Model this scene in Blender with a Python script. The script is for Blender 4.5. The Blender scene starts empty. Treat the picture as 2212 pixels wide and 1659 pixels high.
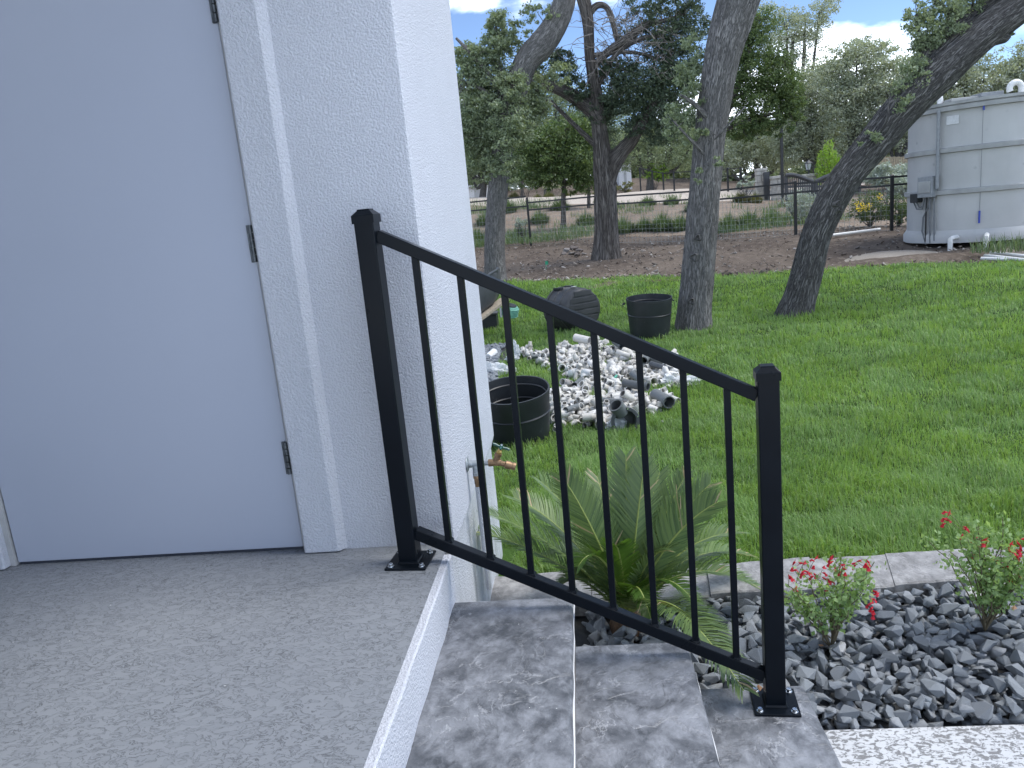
import bpy, bmesh, math, random
import numpy as np
from mathutils import Vector, Matrix, Euler
rng = np.random.default_rng(7)
random.seed(7)
SC = bpy.context.scene
COL = SC.collection

# ------------------------------------------------------------------ camera
EYE = 0.90                      # metres above the porch floor (z = 0)
FPX, PCX, PCY = 1662.0, 1106.0, 829.5
R = np.array([[0.99253738, -0.07416512, -0.09679408],
              [0.07845252, -0.21930618, 0.97249679],
              [-0.09335288, -0.97283315, -0.21185114]])
cam = bpy.data.cameras.new('camera')
cam_o = bpy.data.objects.new('camera', cam)
COL.objects.link(cam_o)
cam.sensor_width = 36.0
cam.lens = 36.0 * FPX / 2212.0
cam.clip_start = 0.05
cam.clip_end = 2000.0
cam_o.matrix_world = Matrix(((R[0][0], -R[0][1], -R[0][2], 0), (R[1][0], -R[1][1], -R[1][2], 0),
                             (R[2][0], -R[2][1], -R[2][2], EYE), (0, 0, 0, 1)))
SC.camera = cam_o

# ------------------------------------------------------------------ sky, sun, exposure
SUN_EL, SUN_AZ = math.radians(60), math.radians(85)     # azimuth from +Y towards +X
W = bpy.data.worlds.new('World')
SC.world = W
W.use_nodes = True
nt = W.node_tree
nt.nodes.clear()
def wn(t, **k):
    n = nt.nodes.new(t)
    for a, b in k.items(): setattr(n, a, b)
    return n
out = wn('ShaderNodeOutputWorld')
bg = wn('ShaderNodeBackground')
bg.inputs['Strength'].default_value = 0.10
sky = wn('ShaderNodeTexSky', sky_type='NISHITA', sun_disc=False)
sky.sun_elevation = SUN_EL
sky.sun_rotation = SUN_AZ
sky.air_density = 0.8
sky.altitude = 3000.0
sky.dust_density = 0.1
sky.ozone_density = 2.0
tc = wn('ShaderNodeTexCoord')
mp = wn('ShaderNodeMapping')
mp.inputs['Scale'].default_value = (1.0, 1.0, 2.3)
mp.inputs['Location'].default_value = (2.9, 3.1, 0.1)
no = wn('ShaderNodeTexNoise')
no.inputs['Scale'].default_value = 3.4
no.inputs['Detail'].default_value = 9.0
no.inputs['Roughness'].default_value = 0.52
sep = wn('ShaderNodeSeparateXYZ')
el = wn('ShaderNodeMapRange')            # more cloud towards the horizon
el.inputs['From Min'].default_value = 0.0
el.inputs['From Max'].default_value = 0.42
el.inputs['To Min'].default_value = 0.09
el.inputs['To Max'].default_value = 0.03
ad = wn('ShaderNodeMath', operation='ADD')
rp = wn('ShaderNodeMapRange', interpolation_type='SMOOTHSTEP')
rp.inputs['From Min'].default_value = 0.55
rp.inputs['From Max'].default_value = 0.66
mx = wn('ShaderNodeMix', data_type='RGBA')
mx.inputs['B'].default_value = (12.8, 14.0, 15.8, 1)
L = nt.links.new
L(tc.outputs['Generated'], mp.inputs['Vector']); L(mp.outputs['Vector'], no.inputs['Vector'])
L(tc.outputs['Generated'], sep.inputs[0]); L(sep.outputs['Z'], el.inputs['Value'])
L(no.outputs['Fac'], ad.inputs[0]); L(el.outputs['Result'], ad.inputs[1])
L(ad.outputs[0], rp.inputs['Value']); L(rp.outputs['Result'], mx.inputs['Factor'])
L(sky.outputs['Color'], mx.inputs['A']); L(mx.outputs['Result'], bg.inputs['Color'])
L(bg.outputs[0], out.inputs['Surface'])
sun = bpy.data.lights.new('sun', 'SUN')
sun.energy = 1.5
sun.angle = math.radians(24)
sun.color = (1.0, 0.97, 0.92)
sun_o = bpy.data.objects.new('sun', sun)
COL.objects.link(sun_o)
sd = Vector((math.sin(SUN_AZ) * math.cos(SUN_EL), math.cos(SUN_AZ) * math.cos(SUN_EL), math.sin(SUN_EL)))
sun_o.rotation_euler = sd.to_track_quat('Z', 'Y').to_euler()
sun_o.location = (8, 4, 12)
vs = SC.view_settings
vs.view_transform = 'Standard'
vs.look = 'None'
vs.exposure = 1.28
vs.gamma = 1.0
vs.use_curve_mapping = False

# ------------------------------------------------------------------ pixel <-> place helpers
def ray(u, v):
    return R @ np.array([u - PCX, v - PCY, FPX])
def at(u, v, Y):                 # the point seen at (u, v) that lies Y metres down the yard
    r = ray(u, v); p = r * (Y / r[1]); p[2] += EYE
    return p
def onz(u, v, z):
    r = ray(u, v); p = r * ((z - EYE) / r[2]); p[2] += EYE
    return p
def onx(u, v, X):
    r = ray(u, v); p = r * (X / r[0]); p[2] += EYE
    return p

# terrain control points: measured image positions with an estimated distance or level
CT = []
for u, v, z in ((1130, 962, -.62), (1300, 850, -.62), (1405, 732, -.60), (1497, 714, -.60), (1716, 684, -.59),
                (2150, 900, -.56), (1800, 1000, -.56), (1240, 720, -.60), (1500, 1000, -.57)):
    CT.append(onz(u, v, z))
for u, v, Y in ((1072, 608, 14.5), (1300, 602, 14.0), (1550, 597, 13.5), (1800, 583, 13.0), (2000, 572, 12.6), (2212, 565, 12.3),
                (1310, 557, 17.0), (1147, 530, 22.0), (1720, 505, 18.0), (1925, 492, 17.0), (1965, 521, 15.7), (2100, 530, 14.3), (2280, 512, 15.2),
                (1217, 502, 26.0), (1300, 452, 31.0), (1120, 455, 31.), (1200, 428, 36.0), (1400, 415, 37.0), (1560, 432, 30.0), (1650, 440, 31.0),
                (1740, 452, 28.0), (1860, 470, 22.0), (1030, 425, 36.0)):
    CT.append(at(u, v, Y))
for p in ((-4, 4, -.62), (0, 3, -.55), (2, 3, -.55), (5, 3.5, -.55), (9, 5, -.56), (9, 9, -.56), (-5, 9, -.6), (-6, 15, -.3), (-8, 22, .2), (16, 13, -.5), (20, 20, -.2),
          (-12, 36, 1.6), (20, 34, .7), (-20, 60, 3.2), (0, 60, 3.0), (30, 60, 2.4), (60, 40, 1.5), (-40, 30, 1.2), (-60, 90, 4), (0, 110, 4), (80, 100, 3.5)):
    CT.append(np.array(p, float))
CT = np.array(CT)
def ter(x, y):
    x = np.asarray(x, float); y = np.asarray(y, float)
    d2 = (x[..., None] - CT[:, 0]) ** 2 + (y[..., None] - CT[:, 1]) ** 2
    s = 0.35 + 0.06 * np.maximum(y, 0)[..., None]
    w = 1.0 / (d2 + s * s) ** 1.7
    return (w * CT[:, 2]).sum(-1) / w.sum(-1)
def onter(u, v):
    r = ray(u, v); r = r / r[1]
    t = np.geomspace(2.0, 80.0, 900)
    pz = EYE + r[2] * t
    dz = pz - ter(r[0] * t, t)
    k = np.where(dz < 0)[0]
    i = k[0] if len(k) else len(t) - 1
    return np.array([r[0] * t[i], t[i], float(ter(r[0] * t[i], t[i]))])

# ------------------------------------------------------------------ value noise
_PT = rng.random((64, 64))
def vnoise(x, y):
    x = np.asarray(x, float); y = np.asarray(y, float)
    xi = np.floor(x).astype(int); yi = np.floor(y).astype(int)
    fx = x - xi; fy = y - yi
    fx = fx * fx * (3 - 2 * fx); fy = fy * fy * (3 - 2 * fy)
    g = lambda a, b: _PT[a % 64, b % 64]
    return (g(xi, yi) * (1 - fx) + g(xi + 1, yi) * fx) * (1 - fy) + (g(xi, yi + 1) * (1 - fx) + g(xi + 1, yi + 1) * fx) * fy

# ------------------------------------------------------------------ materials
MATS = {}
def newmat(name):
    m = bpy.data.materials.new(name)
    m.use_nodes = True
    t = m.node_tree
    b = t.nodes['Principled BSDF']
    MATS[name] = m
    return m, t, b
def N(t, ty, ins=None, **k):
    n = t.nodes.new(ty)
    for a, b in k.items(): setattr(n, a, b)
    if ins:
        for a, b in ins.items():
            s = n.inputs[a]
            if isinstance(b, bpy.types.NodeSocket): t.links.new(b, s)
            else: s.default_value = b
    return n
def ramp(t, fac, stops):
    n = t.nodes.new('ShaderNodeValToRGB')
    t.links.new(fac, n.inputs[0])
    e = n.color_ramp.elements
    while len(e) < len(stops): e.new(0.5)
    for q, (p, c) in zip(e, stops):
        q.position = p
        q.color = (c, c, c, 1) if not isinstance(c, tuple) else (*c, 1)
    return n.outputs['Color']
def coords(t, kind='Object', scale=None):
    c = N(t, 'ShaderNodeTexCoord').outputs[kind]
    if scale is None: return c
    return N(t, 'ShaderNodeMapping', {'Vector': c, 'Scale': scale}).outputs[0]
def noise(t, vec, scale, detail=4.0, rough=.55, dist=0.0, out='Fac'):
    return N(t, 'ShaderNodeTexNoise', {'Vector': vec, 'Scale': scale, 'Detail': detail, 'Roughness': rough, 'Distortion': dist}).outputs[out]
def mixc(t, f, a, b, mode='MIX'):
    n = N(t, 'ShaderNodeMix', data_type='RGBA', blend_type=mode)
    for s, val in (('Factor', f), ('A', a), ('B', b)):
        k = n.inputs[s]
        if isinstance(val, bpy.types.NodeSocket): t.links.new(val, k)
        else: k.default_value = val if not isinstance(val, tuple) else (*val, 1)
    return n.outputs['Result']
def bump(t, b, h, strength=.3, dist=.01, prev=None):
    n = N(t, 'ShaderNodeBump', {'Height': h, 'Strength': strength, 'Distance': dist})
    if prev is not None: t.links.new(prev, n.inputs['Normal'])
    t.links.new(n.outputs[0], b.inputs['Normal'])
    return n.outputs[0]
def math2(t, op, a, b=0.0):
    n = N(t, 'ShaderNodeMath', operation=op)
    for i, val in enumerate((a, b)):
        if isinstance(val, bpy.types.NodeSocket): t.links.new(val, n.inputs[i])
        else: n.inputs[i].default_value = val
    return n.outputs[0]
def plain(name, col, rough=.5, metal=0.0, var=.12, scale=20.0, bumps=0.0, bscale=60.0, spec=.5, coat=0.0):
    m, t, b = newmat(name)
    v = coords(t)
    f = noise(t, v, scale, 5)
    lo = tuple(c * (1 - var) for c in col); hi = tuple(min(1, c * (1 + var)) for c in col)
    t.links.new(mixc(t, ramp(t, f, ((.3, 0.), (.7, 1.))), lo, hi), b.inputs['Base Color'])
    r = N(t, 'ShaderNodeMapRange', {'Value': f, 'To Min': max(0, rough - .08), 'To Max': min(1, rough + .08)})
    t.links.new(r.outputs[0], b.inputs['Roughness'])
    b.inputs['Metallic'].default_value = metal
    b.inputs['Specular IOR Level'].default_value = spec
    b.inputs['Coat Weight'].default_value = coat
    if bumps: bump(t, b, noise(t, v, bscale, 4), bumps, .005)
    return m

# white stucco with a worked, dabbed face
def stucco(name, col, stain=False):
    m, t, b = newmat(name)
    v = coords(t)
    n1 = noise(t, v, 165, 3, .55, .35)
    n2 = noise(t, v, 60, 3, .5)
    big = noise(t, v, 3.0, 4)
    c = mixc(t, ramp(t, big, ((.3, 0.), (.7, 1.))), tuple(x * .95 for x in col), col)
    if stain:
        s = noise(t, coords(t, 'Object', (9, 14, .9)), 1.6, 5, .6)
        z = N(t, 'ShaderNodeSeparateXYZ', {0: coords(t)}).outputs['Z']
        zz = N(t, 'ShaderNodeMapRange', {'Value': z, 'From Min': -.55, 'From Max': .12, 'To Min': .9, 'To Max': 0.}).outputs[0]
        f = math2(t, 'MULTIPLY', ramp(t, s, ((.47, 0.), (.68, 1.))), zz)
        c = mixc(t, f, c, (.36, .39, .38))
    t.links.new(c, b.inputs['Base Color'])
    b.inputs['Roughness'].default_value = .75
    b.inputs['Specular IOR Level'].default_value = .3
    h = math2(t, 'ADD', math2(t, 'MULTIPLY', ramp(t, n1, ((.38, 0.), (.62, 1.))), 1.0), math2(t, 'MULTIPLY', n2, .6))
    bump(t, b, h, .55, .006)
    return m
stucco('stucco', (.56, .58, .635))
stucco('stucco_side', (.60, .62, .66), True)
plain('door_paint', (.40, .43, .51), .38, var=.02, scale=1.5, bumps=.02, bscale=180)
plain('dark_gap', (.03, .035, .05), .6)
plain('frame_grey', (.42, .42, .42), .55, var=.1)
plain('hinge_metal', (.10, .11, .12), .42, .7, var=.5, scale=60)

# knock-down troweled porch coating: flat plateaus with crisp ragged edges
def knock(name, top, low, scale, thr, edge, rough, specks=False, low_mix=1.0):
    m, t, b = newmat(name)
    v = coords(t, 'Object', (1, 1.55, 1))
    n = noise(t, v, scale, 5, .62, .9)
    pl = ramp(t, n, ((thr - .035, 0.), (thr + .035, 1.)))
    ed = ramp(t, n, ((thr - .032, 0.), (thr - .008, 1.), (thr + .006, 1.), (thr + .02, 0.)))
    patch = noise(t, coords(t), 2.2, 4)
    keep = ramp(t, noise(t, coords(t), 7.0, 3), ((.34, 0.6), (.6, 1.)))
    c = mixc(t, math2(t, 'MULTIPLY', math2(t, 'SUBTRACT', 1.0, pl), low_mix), top, low)
    c = mixc(t, math2(t, 'MULTIPLY', math2(t, 'MULTIPLY', ed, edge), keep), c, tuple(x * .45 for x in low))
    c = mixc(t, ramp(t, patch, ((.3, 0.), (.7, 1.))), c, (.94, .94, .95), 'MULTIPLY')
    if specks:
        sp = N(t, 'ShaderNodeTexVoronoi', {'Vector': coords(t), 'Scale': 14.0, 'Randomness': 1.0})
        s = math2(t, 'LESS_THAN', sp.outputs['Distance'], .034)
        s2 = math2(t, 'GREATER_THAN', noise(t, coords(t), 4.0, 2), .5)
        c = mixc(t, math2(t, 'MULTIPLY', s, s2), c, (.62, .62, .62))
    t.links.new(c, b.inputs['Base Color'])
    b.inputs['Roughness'].default_value = rough
    h = math2(t, 'ADD', pl, math2(t, 'MULTIPLY', noise(t, coords(t), 160, 3), .15))
    bump(t, b, h, .35, .002)
    return m
knock('porch_coating', (.24, .256, .276), (.222, .238, .258), 38, .49, 1.0, .5, True, .8)
knock('pavement_coating', (.55, .56, .57), (.19, .19, .19), 52, .47, .3, .6)

def slate(name, lo, hi, vein, rough=.42):
    m, t, b = newmat(name)
    v = coords(t)
    wob = noise(t, v, 3.0, 3, .5, 0, 'Color')
    vw = N(t, 'ShaderNodeVectorMath', {0: v, 1: N(t, 'ShaderNodeVectorMath', {0: wob, 'Scale': .10}, operation='SCALE').outputs[0]}, operation='ADD').outputs[0]
    big = noise(t, v, 7.5, 7, .68, .3)
    med = noise(t, N(t, 'ShaderNodeMapping', {'Vector': vw, 'Scale': (1, .7, 1), 'Rotation': (0, 0, .5)}).outputs[0], 22, 8, .7, .2)
    fine = noise(t, v, 110, 4, .65)
    c = mixc(t, ramp(t, big, ((.38, 0.), (.50, .45), (.61, 1.))), lo, hi)
    c = mixc(t, math2(t, 'MULTIPLY', ramp(t, med, ((.46, 0.), (.66, 1.))), .55), c, tuple(min(1, x * 1.75) for x in hi))
    c = mixc(t, math2(t, 'MULTIPLY', ramp(t, med, ((.30, 1.), (.43, 0.))), .6), c, tuple(x * .6 for x in lo))
    # chipped layer edges: short bright curved lines
    ve = noise(t, vw, 9.0, 5, .6, .4)
    vv = ramp(t, ve, ((.482, 0.), (.495, 1.), (.503, 1.), (.512, 0.)))
    pm = ramp(t, noise(t, v, 6.0, 4), ((.50, 0.), (.62, 1.)))
    ln = math2(t, 'MULTIPLY', vv, pm)
    c = mixc(t, math2(t, 'MULTIPLY', ln, .4), c, vein)
    warm = noise(t, v, 2.6, 3)
    c = mixc(t, ramp(t, warm, ((.4, 0.), (.7, .6))), c, (.99, .985, 1.0), 'MULTIPLY')
    sp = N(t, 'ShaderNodeTexVoronoi', {'Vector': v, 'Scale': 22.0})
    c = mixc(t, math2(t, 'MULTIPLY', math2(t, 'LESS_THAN', sp.outputs['Distance'], .035), math2(t, 'GREATER_THAN', noise(t, v, 5, 2), .52)), c, (.65, .65, .65))
    t.links.new(c, b.inputs['Base Color'])
    rr = N(t, 'ShaderNodeMapRange', {'Value': med, 'To Min': rough - .1, 'To Max': rough + .15})
    t.links.new(rr.outputs[0], b.inputs['Roughness'])
    step = ramp(t, ve, ((.47, 0.), (.53, 1.)))
    h = math2(t, 'ADD', math2(t, 'MULTIPLY', med, 1.0), math2(t, 'ADD', math2(t, 'MULTIPLY', fine, .25), math2(t, 'MULTIPLY', step, .7)))
    bump(t, b, h, .55, .006)
    return m
slate('slate_tile', (.062, .067, .076), (.195, .204, .222), (.48, .49, .51))
slate('slate_edging', (.17, .165, .16), (.27, .265, .26), (.42, .42, .41), .6)
plain('tile_side', (.17, .15, .13), .8, var=.2, bumps=.3)
plain('grout', (.72, .73, .74), .7, var=.08)
plain('black_metal', (.0045, .0068, .0105), .30, var=.15, scale=9, spec=.14, bumps=.015, bscale=400)
plain('chrome', (.62, .64, .66), .22, 1.0, var=.15, scale=80)

# stones: colour differs from stone to stone
def stone_mat(name, cols, rough=.8, island=False):
    m, t, b = newmat(name)
    v = coords(t)
    if island: rnd = N(t, 'ShaderNodeNewGeometry').outputs['Random Per Island']
    else: rnd = N(t, 'ShaderNodeObjectInfo').outputs['Random']
    k = len(cols)
    base = ramp(t, rnd, [(i / max(1, k - 1), c) for i, c in enumerate(cols)])
    n = noise(t, v, 55, 5, .6)
    c = mixc(t, ramp(t, n, ((.35, 0.), (.68, 1.))), mixc(t, 1.0, base, (.78, .78, .80), 'MULTIPLY'), base)
    n2 = noise(t, v, 24, 3)
    c = mixc(t, ramp(t, n2, ((.60, 0.), (.75, .30))), c, (.36, .36, .36))
    t.links.new(c, b.inputs['Base Color'])
    b.inputs['Roughness'].default_value = rough
    b.inputs['Specular IOR Level'].default_value = .35
    bump(t, b, math2(t, 'ADD', n, noise(t, v, 140, 3)), .45, .004)
    return m
GCOL = [(.165, .183, .20), (.22, .24, .258), (.265, .285, .30), (.19, .21, .228), (.31, .325, .337), (.235, .255, .273)]
stone_mat('gravel_stone', GCOL)
stone_mat('gravel_fill', GCOL, island=True)
stone_mat('pale_stone', [(.55, .53, .50), (.66, .65, .62)])
stone_mat('litter_bits', [(.10, .075, .06), (.30, .26, .22), (.16, .12, .09), (.42, .39, .35), (.07, .055, .045), (.22, .17, .13)], .9, True)
stone_mat('rubble', [(.20, .18, .16), (.12, .10, .09), (.30, .28, .26)], .9)
plain('gravel_soil', (.05, .052, .055), .9, var=.3, bumps=.5, bscale=60)

def ground_mat(name, a, b_, c_, sc=1.0, bstr=.5):
    m, t, b = newmat(name)
    v = coords(t)
    n1 = noise(t, v, .55 * sc, 6, .6); n2 = noise(t, v, 9 * sc, 6, .65); n3 = noise(t, v, 40 * sc, 3)
    c = mixc(t, ramp(t, n1, ((.38, 0.), (.62, 1.))), a, b_)
    c = mixc(t, ramp(t, n2, ((.5, 0.), (.72, .8))), c, c_)
    c = mixc(t, ramp(t, n3, ((.35, .35), (.5, 0.))), c, tuple(x * .4 for x in a))
    t.links.new(c, b.inputs['Base Color'])
    b.inputs['Roughness'].default_value = .95
    b.inputs['Specular IOR Level'].default_value = .15
    bump(t, b, math2(t, 'ADD', n2, math2(t, 'MULTIPLY', n3, .4)), bstr, .06)
    return m
ground_mat('dirt', (.08, .062, .05), (.145, .117, .094), (.24, .20, .165))
ground_mat('mulch', (.19, .15, .118), (.27, .215, .17), (.34, .29, .235))
ground_mat('pale_gravel', (.46, .40, .345), (.52, .46, .40), (.60, .55, .50), 2.0)
ground_mat('sandy_fill', (.30, .26, .22), (.36, .32, .27), (.42, .38, .34), 2.0)
ground_mat('lawn_soil', (.035, .07, .016), (.055, .11, .02), (.07, .10, .03), 2.0)

def leaf_mat(name, cols, trans=.35, rough=.5, spec=.35):
    m, t, b = newmat(name)
    rnd = N(t, 'ShaderNodeNewGeometry').outputs['Random Per Island']
    k = len(cols)
    c = ramp(t, rnd, [(i / max(1, k - 1), q) for i, q in enumerate(cols)])
    f = noise(t, coords(t), 1.3, 3)
    c = mixc(t, ramp(t, f, ((.35, 0.), (.65, .5))), c, mixc(t, 1.0, c, (.62, .66, .62), 'MULTIPLY'))
    t.links.new(c, b.inputs['Base Color'])
    b.inputs['Roughness'].default_value = rough
    b.inputs['Specular IOR Level'].default_value = spec
    tr = N(t, 'ShaderNodeBsdfTranslucent')
    t.links.new(mixc(t, 1.0, c, (1.5, 1.5, .7), 'MULTIPLY'), tr.inputs['Color'])
    mxs = N(t, 'ShaderNodeMixShader', {0: trans})
    t.links.new(b.outputs[0], mxs.inputs[1]); t.links.new(tr.outputs[0], mxs.inputs[2])
    t.links.new(mxs.outputs[0], t.nodes['Material Output'].inputs['Surface'])
    return m
leaf_mat('grass_blade', [(0.163, 0.278, 0.085), (0.225, 0.359, 0.111), (0.279, 0.417, 0.141), (0.173, 0.303, 0.090), (0.306, 0.388, 0.182)], .4, .45)
leaf_mat('dry_grass', [(.20, .19, .10), (.12, .15, .06), (.26, .22, .13)], .3)
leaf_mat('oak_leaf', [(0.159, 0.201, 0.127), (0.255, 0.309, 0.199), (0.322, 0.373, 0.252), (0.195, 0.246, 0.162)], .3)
leaf_mat('oak_leaf_hazy', [(0.273, 0.307, 0.236), (0.368, 0.405, 0.315), (0.448, 0.474, 0.385), (0.287, 0.323, 0.260)], .3)  # grey green far leaves, paled further so the colour stands in for haze
leaf_mat('cedar_leaf', [(0.052, 0.078, 0.052), (0.087, 0.120, 0.076), (0.113, 0.151, 0.092), (0.066, 0.096, 0.066)], .18)
leaf_mat('cedar_leaf_bright', [(0.067, 0.108, 0.045), (0.113, 0.163, 0.060), (0.158, 0.216, 0.076), (0.086, 0.135, 0.058)], .25)
leaf_mat('bamboo_leaf', [(.20, .34, .05), (.28, .42, .08), (.16, .28, .05)], .45)
leaf_mat('sage_leaf', [(0.270, 0.324, 0.290), (0.378, 0.432, 0.392), (0.486, 0.527, 0.486), (0.297, 0.338, 0.311)], .2)
leaf_mat('shrub_leaf', [(0.069, 0.106, 0.044), (0.106, 0.150, 0.062), (0.138, 0.188, 0.081)], .3)
leaf_mat('tuft_leaf', [(0.088, 0.144, 0.075), (0.131, 0.194, 0.106), (0.175, 0.225, 0.125)], .3)
leaf_mat('palm_leaf', [(0.092, 0.154, 0.061), (0.142, 0.217, 0.084), (0.190, 0.272, 0.096), (0.115, 0.181, 0.078)], .25, .35, .5)
leaf_mat('palm_young', [(.075, .15, .03), (.095, .18, .038)], .4, .4)
leaf_mat('palm_dry', [(.42, .32, .19), (.52, .42, .28)], .2)
plain('palm_rib', (.28, .34, .09), .5)
plain('palm_trunk', (.14, .085, .05), .9, var=.5, scale=60, bumps=.8)
leaf_mat('salvia_leaf', [(0.189, 0.298, 0.128), (0.275, 0.397, 0.166), (0.346, 0.469, 0.224), (0.232, 0.354, 0.151)], .4)
leaf_mat('red_petal', [(.55, .02, .045), (.68, .03, .07), (.48, .015, .03)], .35)
leaf_mat('yellow_petal', [(.75, .55, .04), (.8, .62, .08)], .3)
plain('salvia_stem', (.12, .10, .06), .8)
leaf_mat('dead_leaf', [(.26, .12, .06), (.34, .20, .11)], .2)

def bark(name, lo, hi, su, sv, strength=1.0):
    m, t, b = newmat(name)
    uv = N(t, 'ShaderNodeTexCoord').outputs['UV']
    v = N(t, 'ShaderNodeMapping', {'Vector': uv, 'Scale': (su, sv, 1)}).outputs[0]
    n1 = noise(t, v, 1.0, 6, .65, .6)
    rid = math2(t, 'ABSOLUTE', math2(t, 'SUBTRACT', noise(t, v, .8, 4, .6, .9), .5))
    cr = ramp(t, rid, ((.0, 0.), (.085, 1.)))
    big = noise(t, uv, 3.0, 4)
    c = mixc(t, ramp(t, n1, ((.15, 0.), (.9, 1.))), lo, hi)
    c = mixc(t, math2(t, 'SUBTRACT', 1.0, cr), c, tuple(x * .42 for x in lo))
    c = mixc(t, ramp(t, big, ((.4, 0.), (.7, .5))), c, tuple(x * .7 for x in lo))
    t.links.new(c, b.inputs['Base Color'])
    b.inputs['Roughness'].default_value = .95
    b.inputs['Specular IOR Level'].default_value = .1
    bump(t, b, math2(t, 'ADD', cr, math2(t, 'MULTIPLY', n1, .5)), strength, .03)
    return m
bark('oak_bark', (.20, .194, .188), (.34, .327, .312), 75, 8, .7)
bark('cedar_bark', (.13, .115, .105), (.33, .305, .28), 64, 2.4, .8)
bark('dark_bark', (.145, .14, .136), (.26, .25, .24), 70, 8, .8)
plain('dead_twig', (.20, .18, .165), .9, var=.25)
plain('black_fence', (.010, .011, .013), .45, var=.2)
plain('wire', (.30, .32, .31), .5, .4)
def plastic(name, col, scuff):
    m, t, b = newmat(name)
    v = coords(t)
    n = noise(t, coords(t, 'Object', (1, 1, .35)), 26, 6, .7, 1.5)
    n2 = noise(t, v, 5, 4)
    c = mixc(t, ramp(t, n2, ((.35, 0.), (.7, 1.))), tuple(x * .75 for x in col), tuple(x * 1.25 for x in col))
    c = mixc(t, ramp(t, n, ((.64, 0.), (.72, .7))), c, scuff)
    t.links.new(c, b.inputs['Base Color'])
    b.inputs['Roughness'].default_value = .48
    bump(t, b, noise(t, v, 14, 3), .12, .01)
    return m
plastic('bucket_plastic', (.017, .020, .023), (.13, .14, .145))
plastic('bin_plastic', (.052, .052, .052), (.12, .115, .11))
plastic('tub_plastic', (.055, .06, .065), (.13, .14, .14))
def pvc(name, cols):
    m, t, b = newmat(name)
    rnd = N(t, 'ShaderNodeObjectInfo').outputs['Random']
    isl = N(t, 'ShaderNodeNewGeometry').outputs['Random Per Island']
    f = math2(t, 'FRACT', math2(t, 'ADD', rnd, isl))
    k = len(cols)
    base = ramp(t, f, [(i / (k - 1), c) for i, c in enumerate(cols)])
    n = noise(t, coords(t), 30, 4)
    c = mixc(t, ramp(t, n, ((.52, 0.), (.75, .6))), base, mixc(t, 1.0, base, (.62, .58, .52), 'MULTIPLY'))
    t.links.new(c, b.inputs['Base Color'])
    b.inputs['Roughness'].default_value = .5
    return m
pvc('pvc_white', [(.62, .61, .58), (.52, .50, .45), (.66, .65, .63), (.57, .56, .52), (.42, .40, .35), (.60, .58, .54), (.22, .21, .20)])
pvc('pvc_grey', [(.085, .095, .095), (.14, .15, .15), (.06, .065, .07)])
plain('pipe_white', (.72, .72, .70), .5, var=.08)
plain('brass', (.26, .17, .10), .5, .7, var=.35, scale=45, bumps=.1)
plain('brass_bright', (.50, .36, .13), .4, .8, var=.25, scale=45)
plain('galvanised', (.34, .37, .39), .5, .75, var=.2, scale=60)
plain('handle_green', (.01, .075, .06), .35)
plain('handle_blue', (.06, .17, .40), .4)
plain('green_twine', (.20, .46, .34), .7, bumps=.5, bscale=120)
plain('flag_green', (.02, .30, .16), .6)
plain('plank', (.34, .29, .22), .8, var=.25, bumps=.3)
plain('green_strap', (.12, .42, .30), .45)
plain('bag_blue', (.16, .42, .8), .5)
def bagmat():
    m, t, b = newmat('bag')
    b.inputs['Base Color'].default_value = (.80, .82, .83, 1)
    b.inputs['Roughness'].default_value = .3
    tr = N(t, 'ShaderNodeBsdfTranslucent', {'Color': (.75, .77, .78, 1)})
    tp = N(t, 'ShaderNodeBsdfTransparent')
    f = noise(t, coords(t), 9, 3)
    m1 = N(t, 'ShaderNodeMixShader', {0: .35}); m2 = N(t, 'ShaderNodeMixShader', {0: ramp(t, f, ((.4, .12), (.7, .38)))})
    t.links.new(b.outputs[0], m1.inputs[1]); t.links.new(tr.outputs[0], m1.inputs[2])
    t.links.new(m1.outputs[0], m2.inputs[1]); t.links.new(tp.outputs[0], m2.inputs[2])
    t.links.new(m2.outputs[0], t.nodes['Material Output'].inputs['Surface'])
bagmat()
def tankmat():
    m, t, b = newmat('tank_grey')
    v = coords(t)
    big = noise(t, v, 1.1, 5); st = noise(t, coords(t, 'Object', (6, 6, .7)), 1.0, 5, .6)
    c = mixc(t, ramp(t, big, ((.35, 0.), (.7, 1.))), (.42, .42, .415), (.50, .50, .495))
    c = mixc(t, ramp(t, st, ((.55, 0.), (.8, .2))), c, (.30, .31, .32))
    sp = N(t, 'ShaderNodeTexVoronoi', {'Vector': v, 'Scale': 3.6})
    s = math2(t, 'MULTIPLY', ramp(t, sp.outputs['Distance'], ((.05, 1.), (.13, 0.))), ramp(t, noise(t, v, 1.4, 2), ((.42, 0.), (.6, .55))))
    c = mixc(t, s, c, (.20, .21, .22))
    t.links.new(c, b.inputs['Base Color'])
    b.inputs['Roughness'].default_value = .7
    bump(t, b, noise(t, v, 12, 4), .15, .01)
tankmat()
plain('tank_trim', (.34, .345, .34), .75, var=.15, scale=4)
plain('box_grey', (.25, .265, .28), .5)
plain('cable_grey', (.15, .16, .17), .5)
plain('blue_tube', (.03, .06, .36), .4)
plain('paper', (.62, .63, .64), .7)
plain('limestone', (.42, .40, .36), .85, var=.25, scale=8, bumps=.4)
plain('gate_metal', (.04, .043, .048), .5)
plain('lantern_glass', (.55, .58, .58), .2)
plain('house_white', (.68, .68, .69), .7)
plain('picket_wood', (.30, .25, .17), .8, var=.3)

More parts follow.
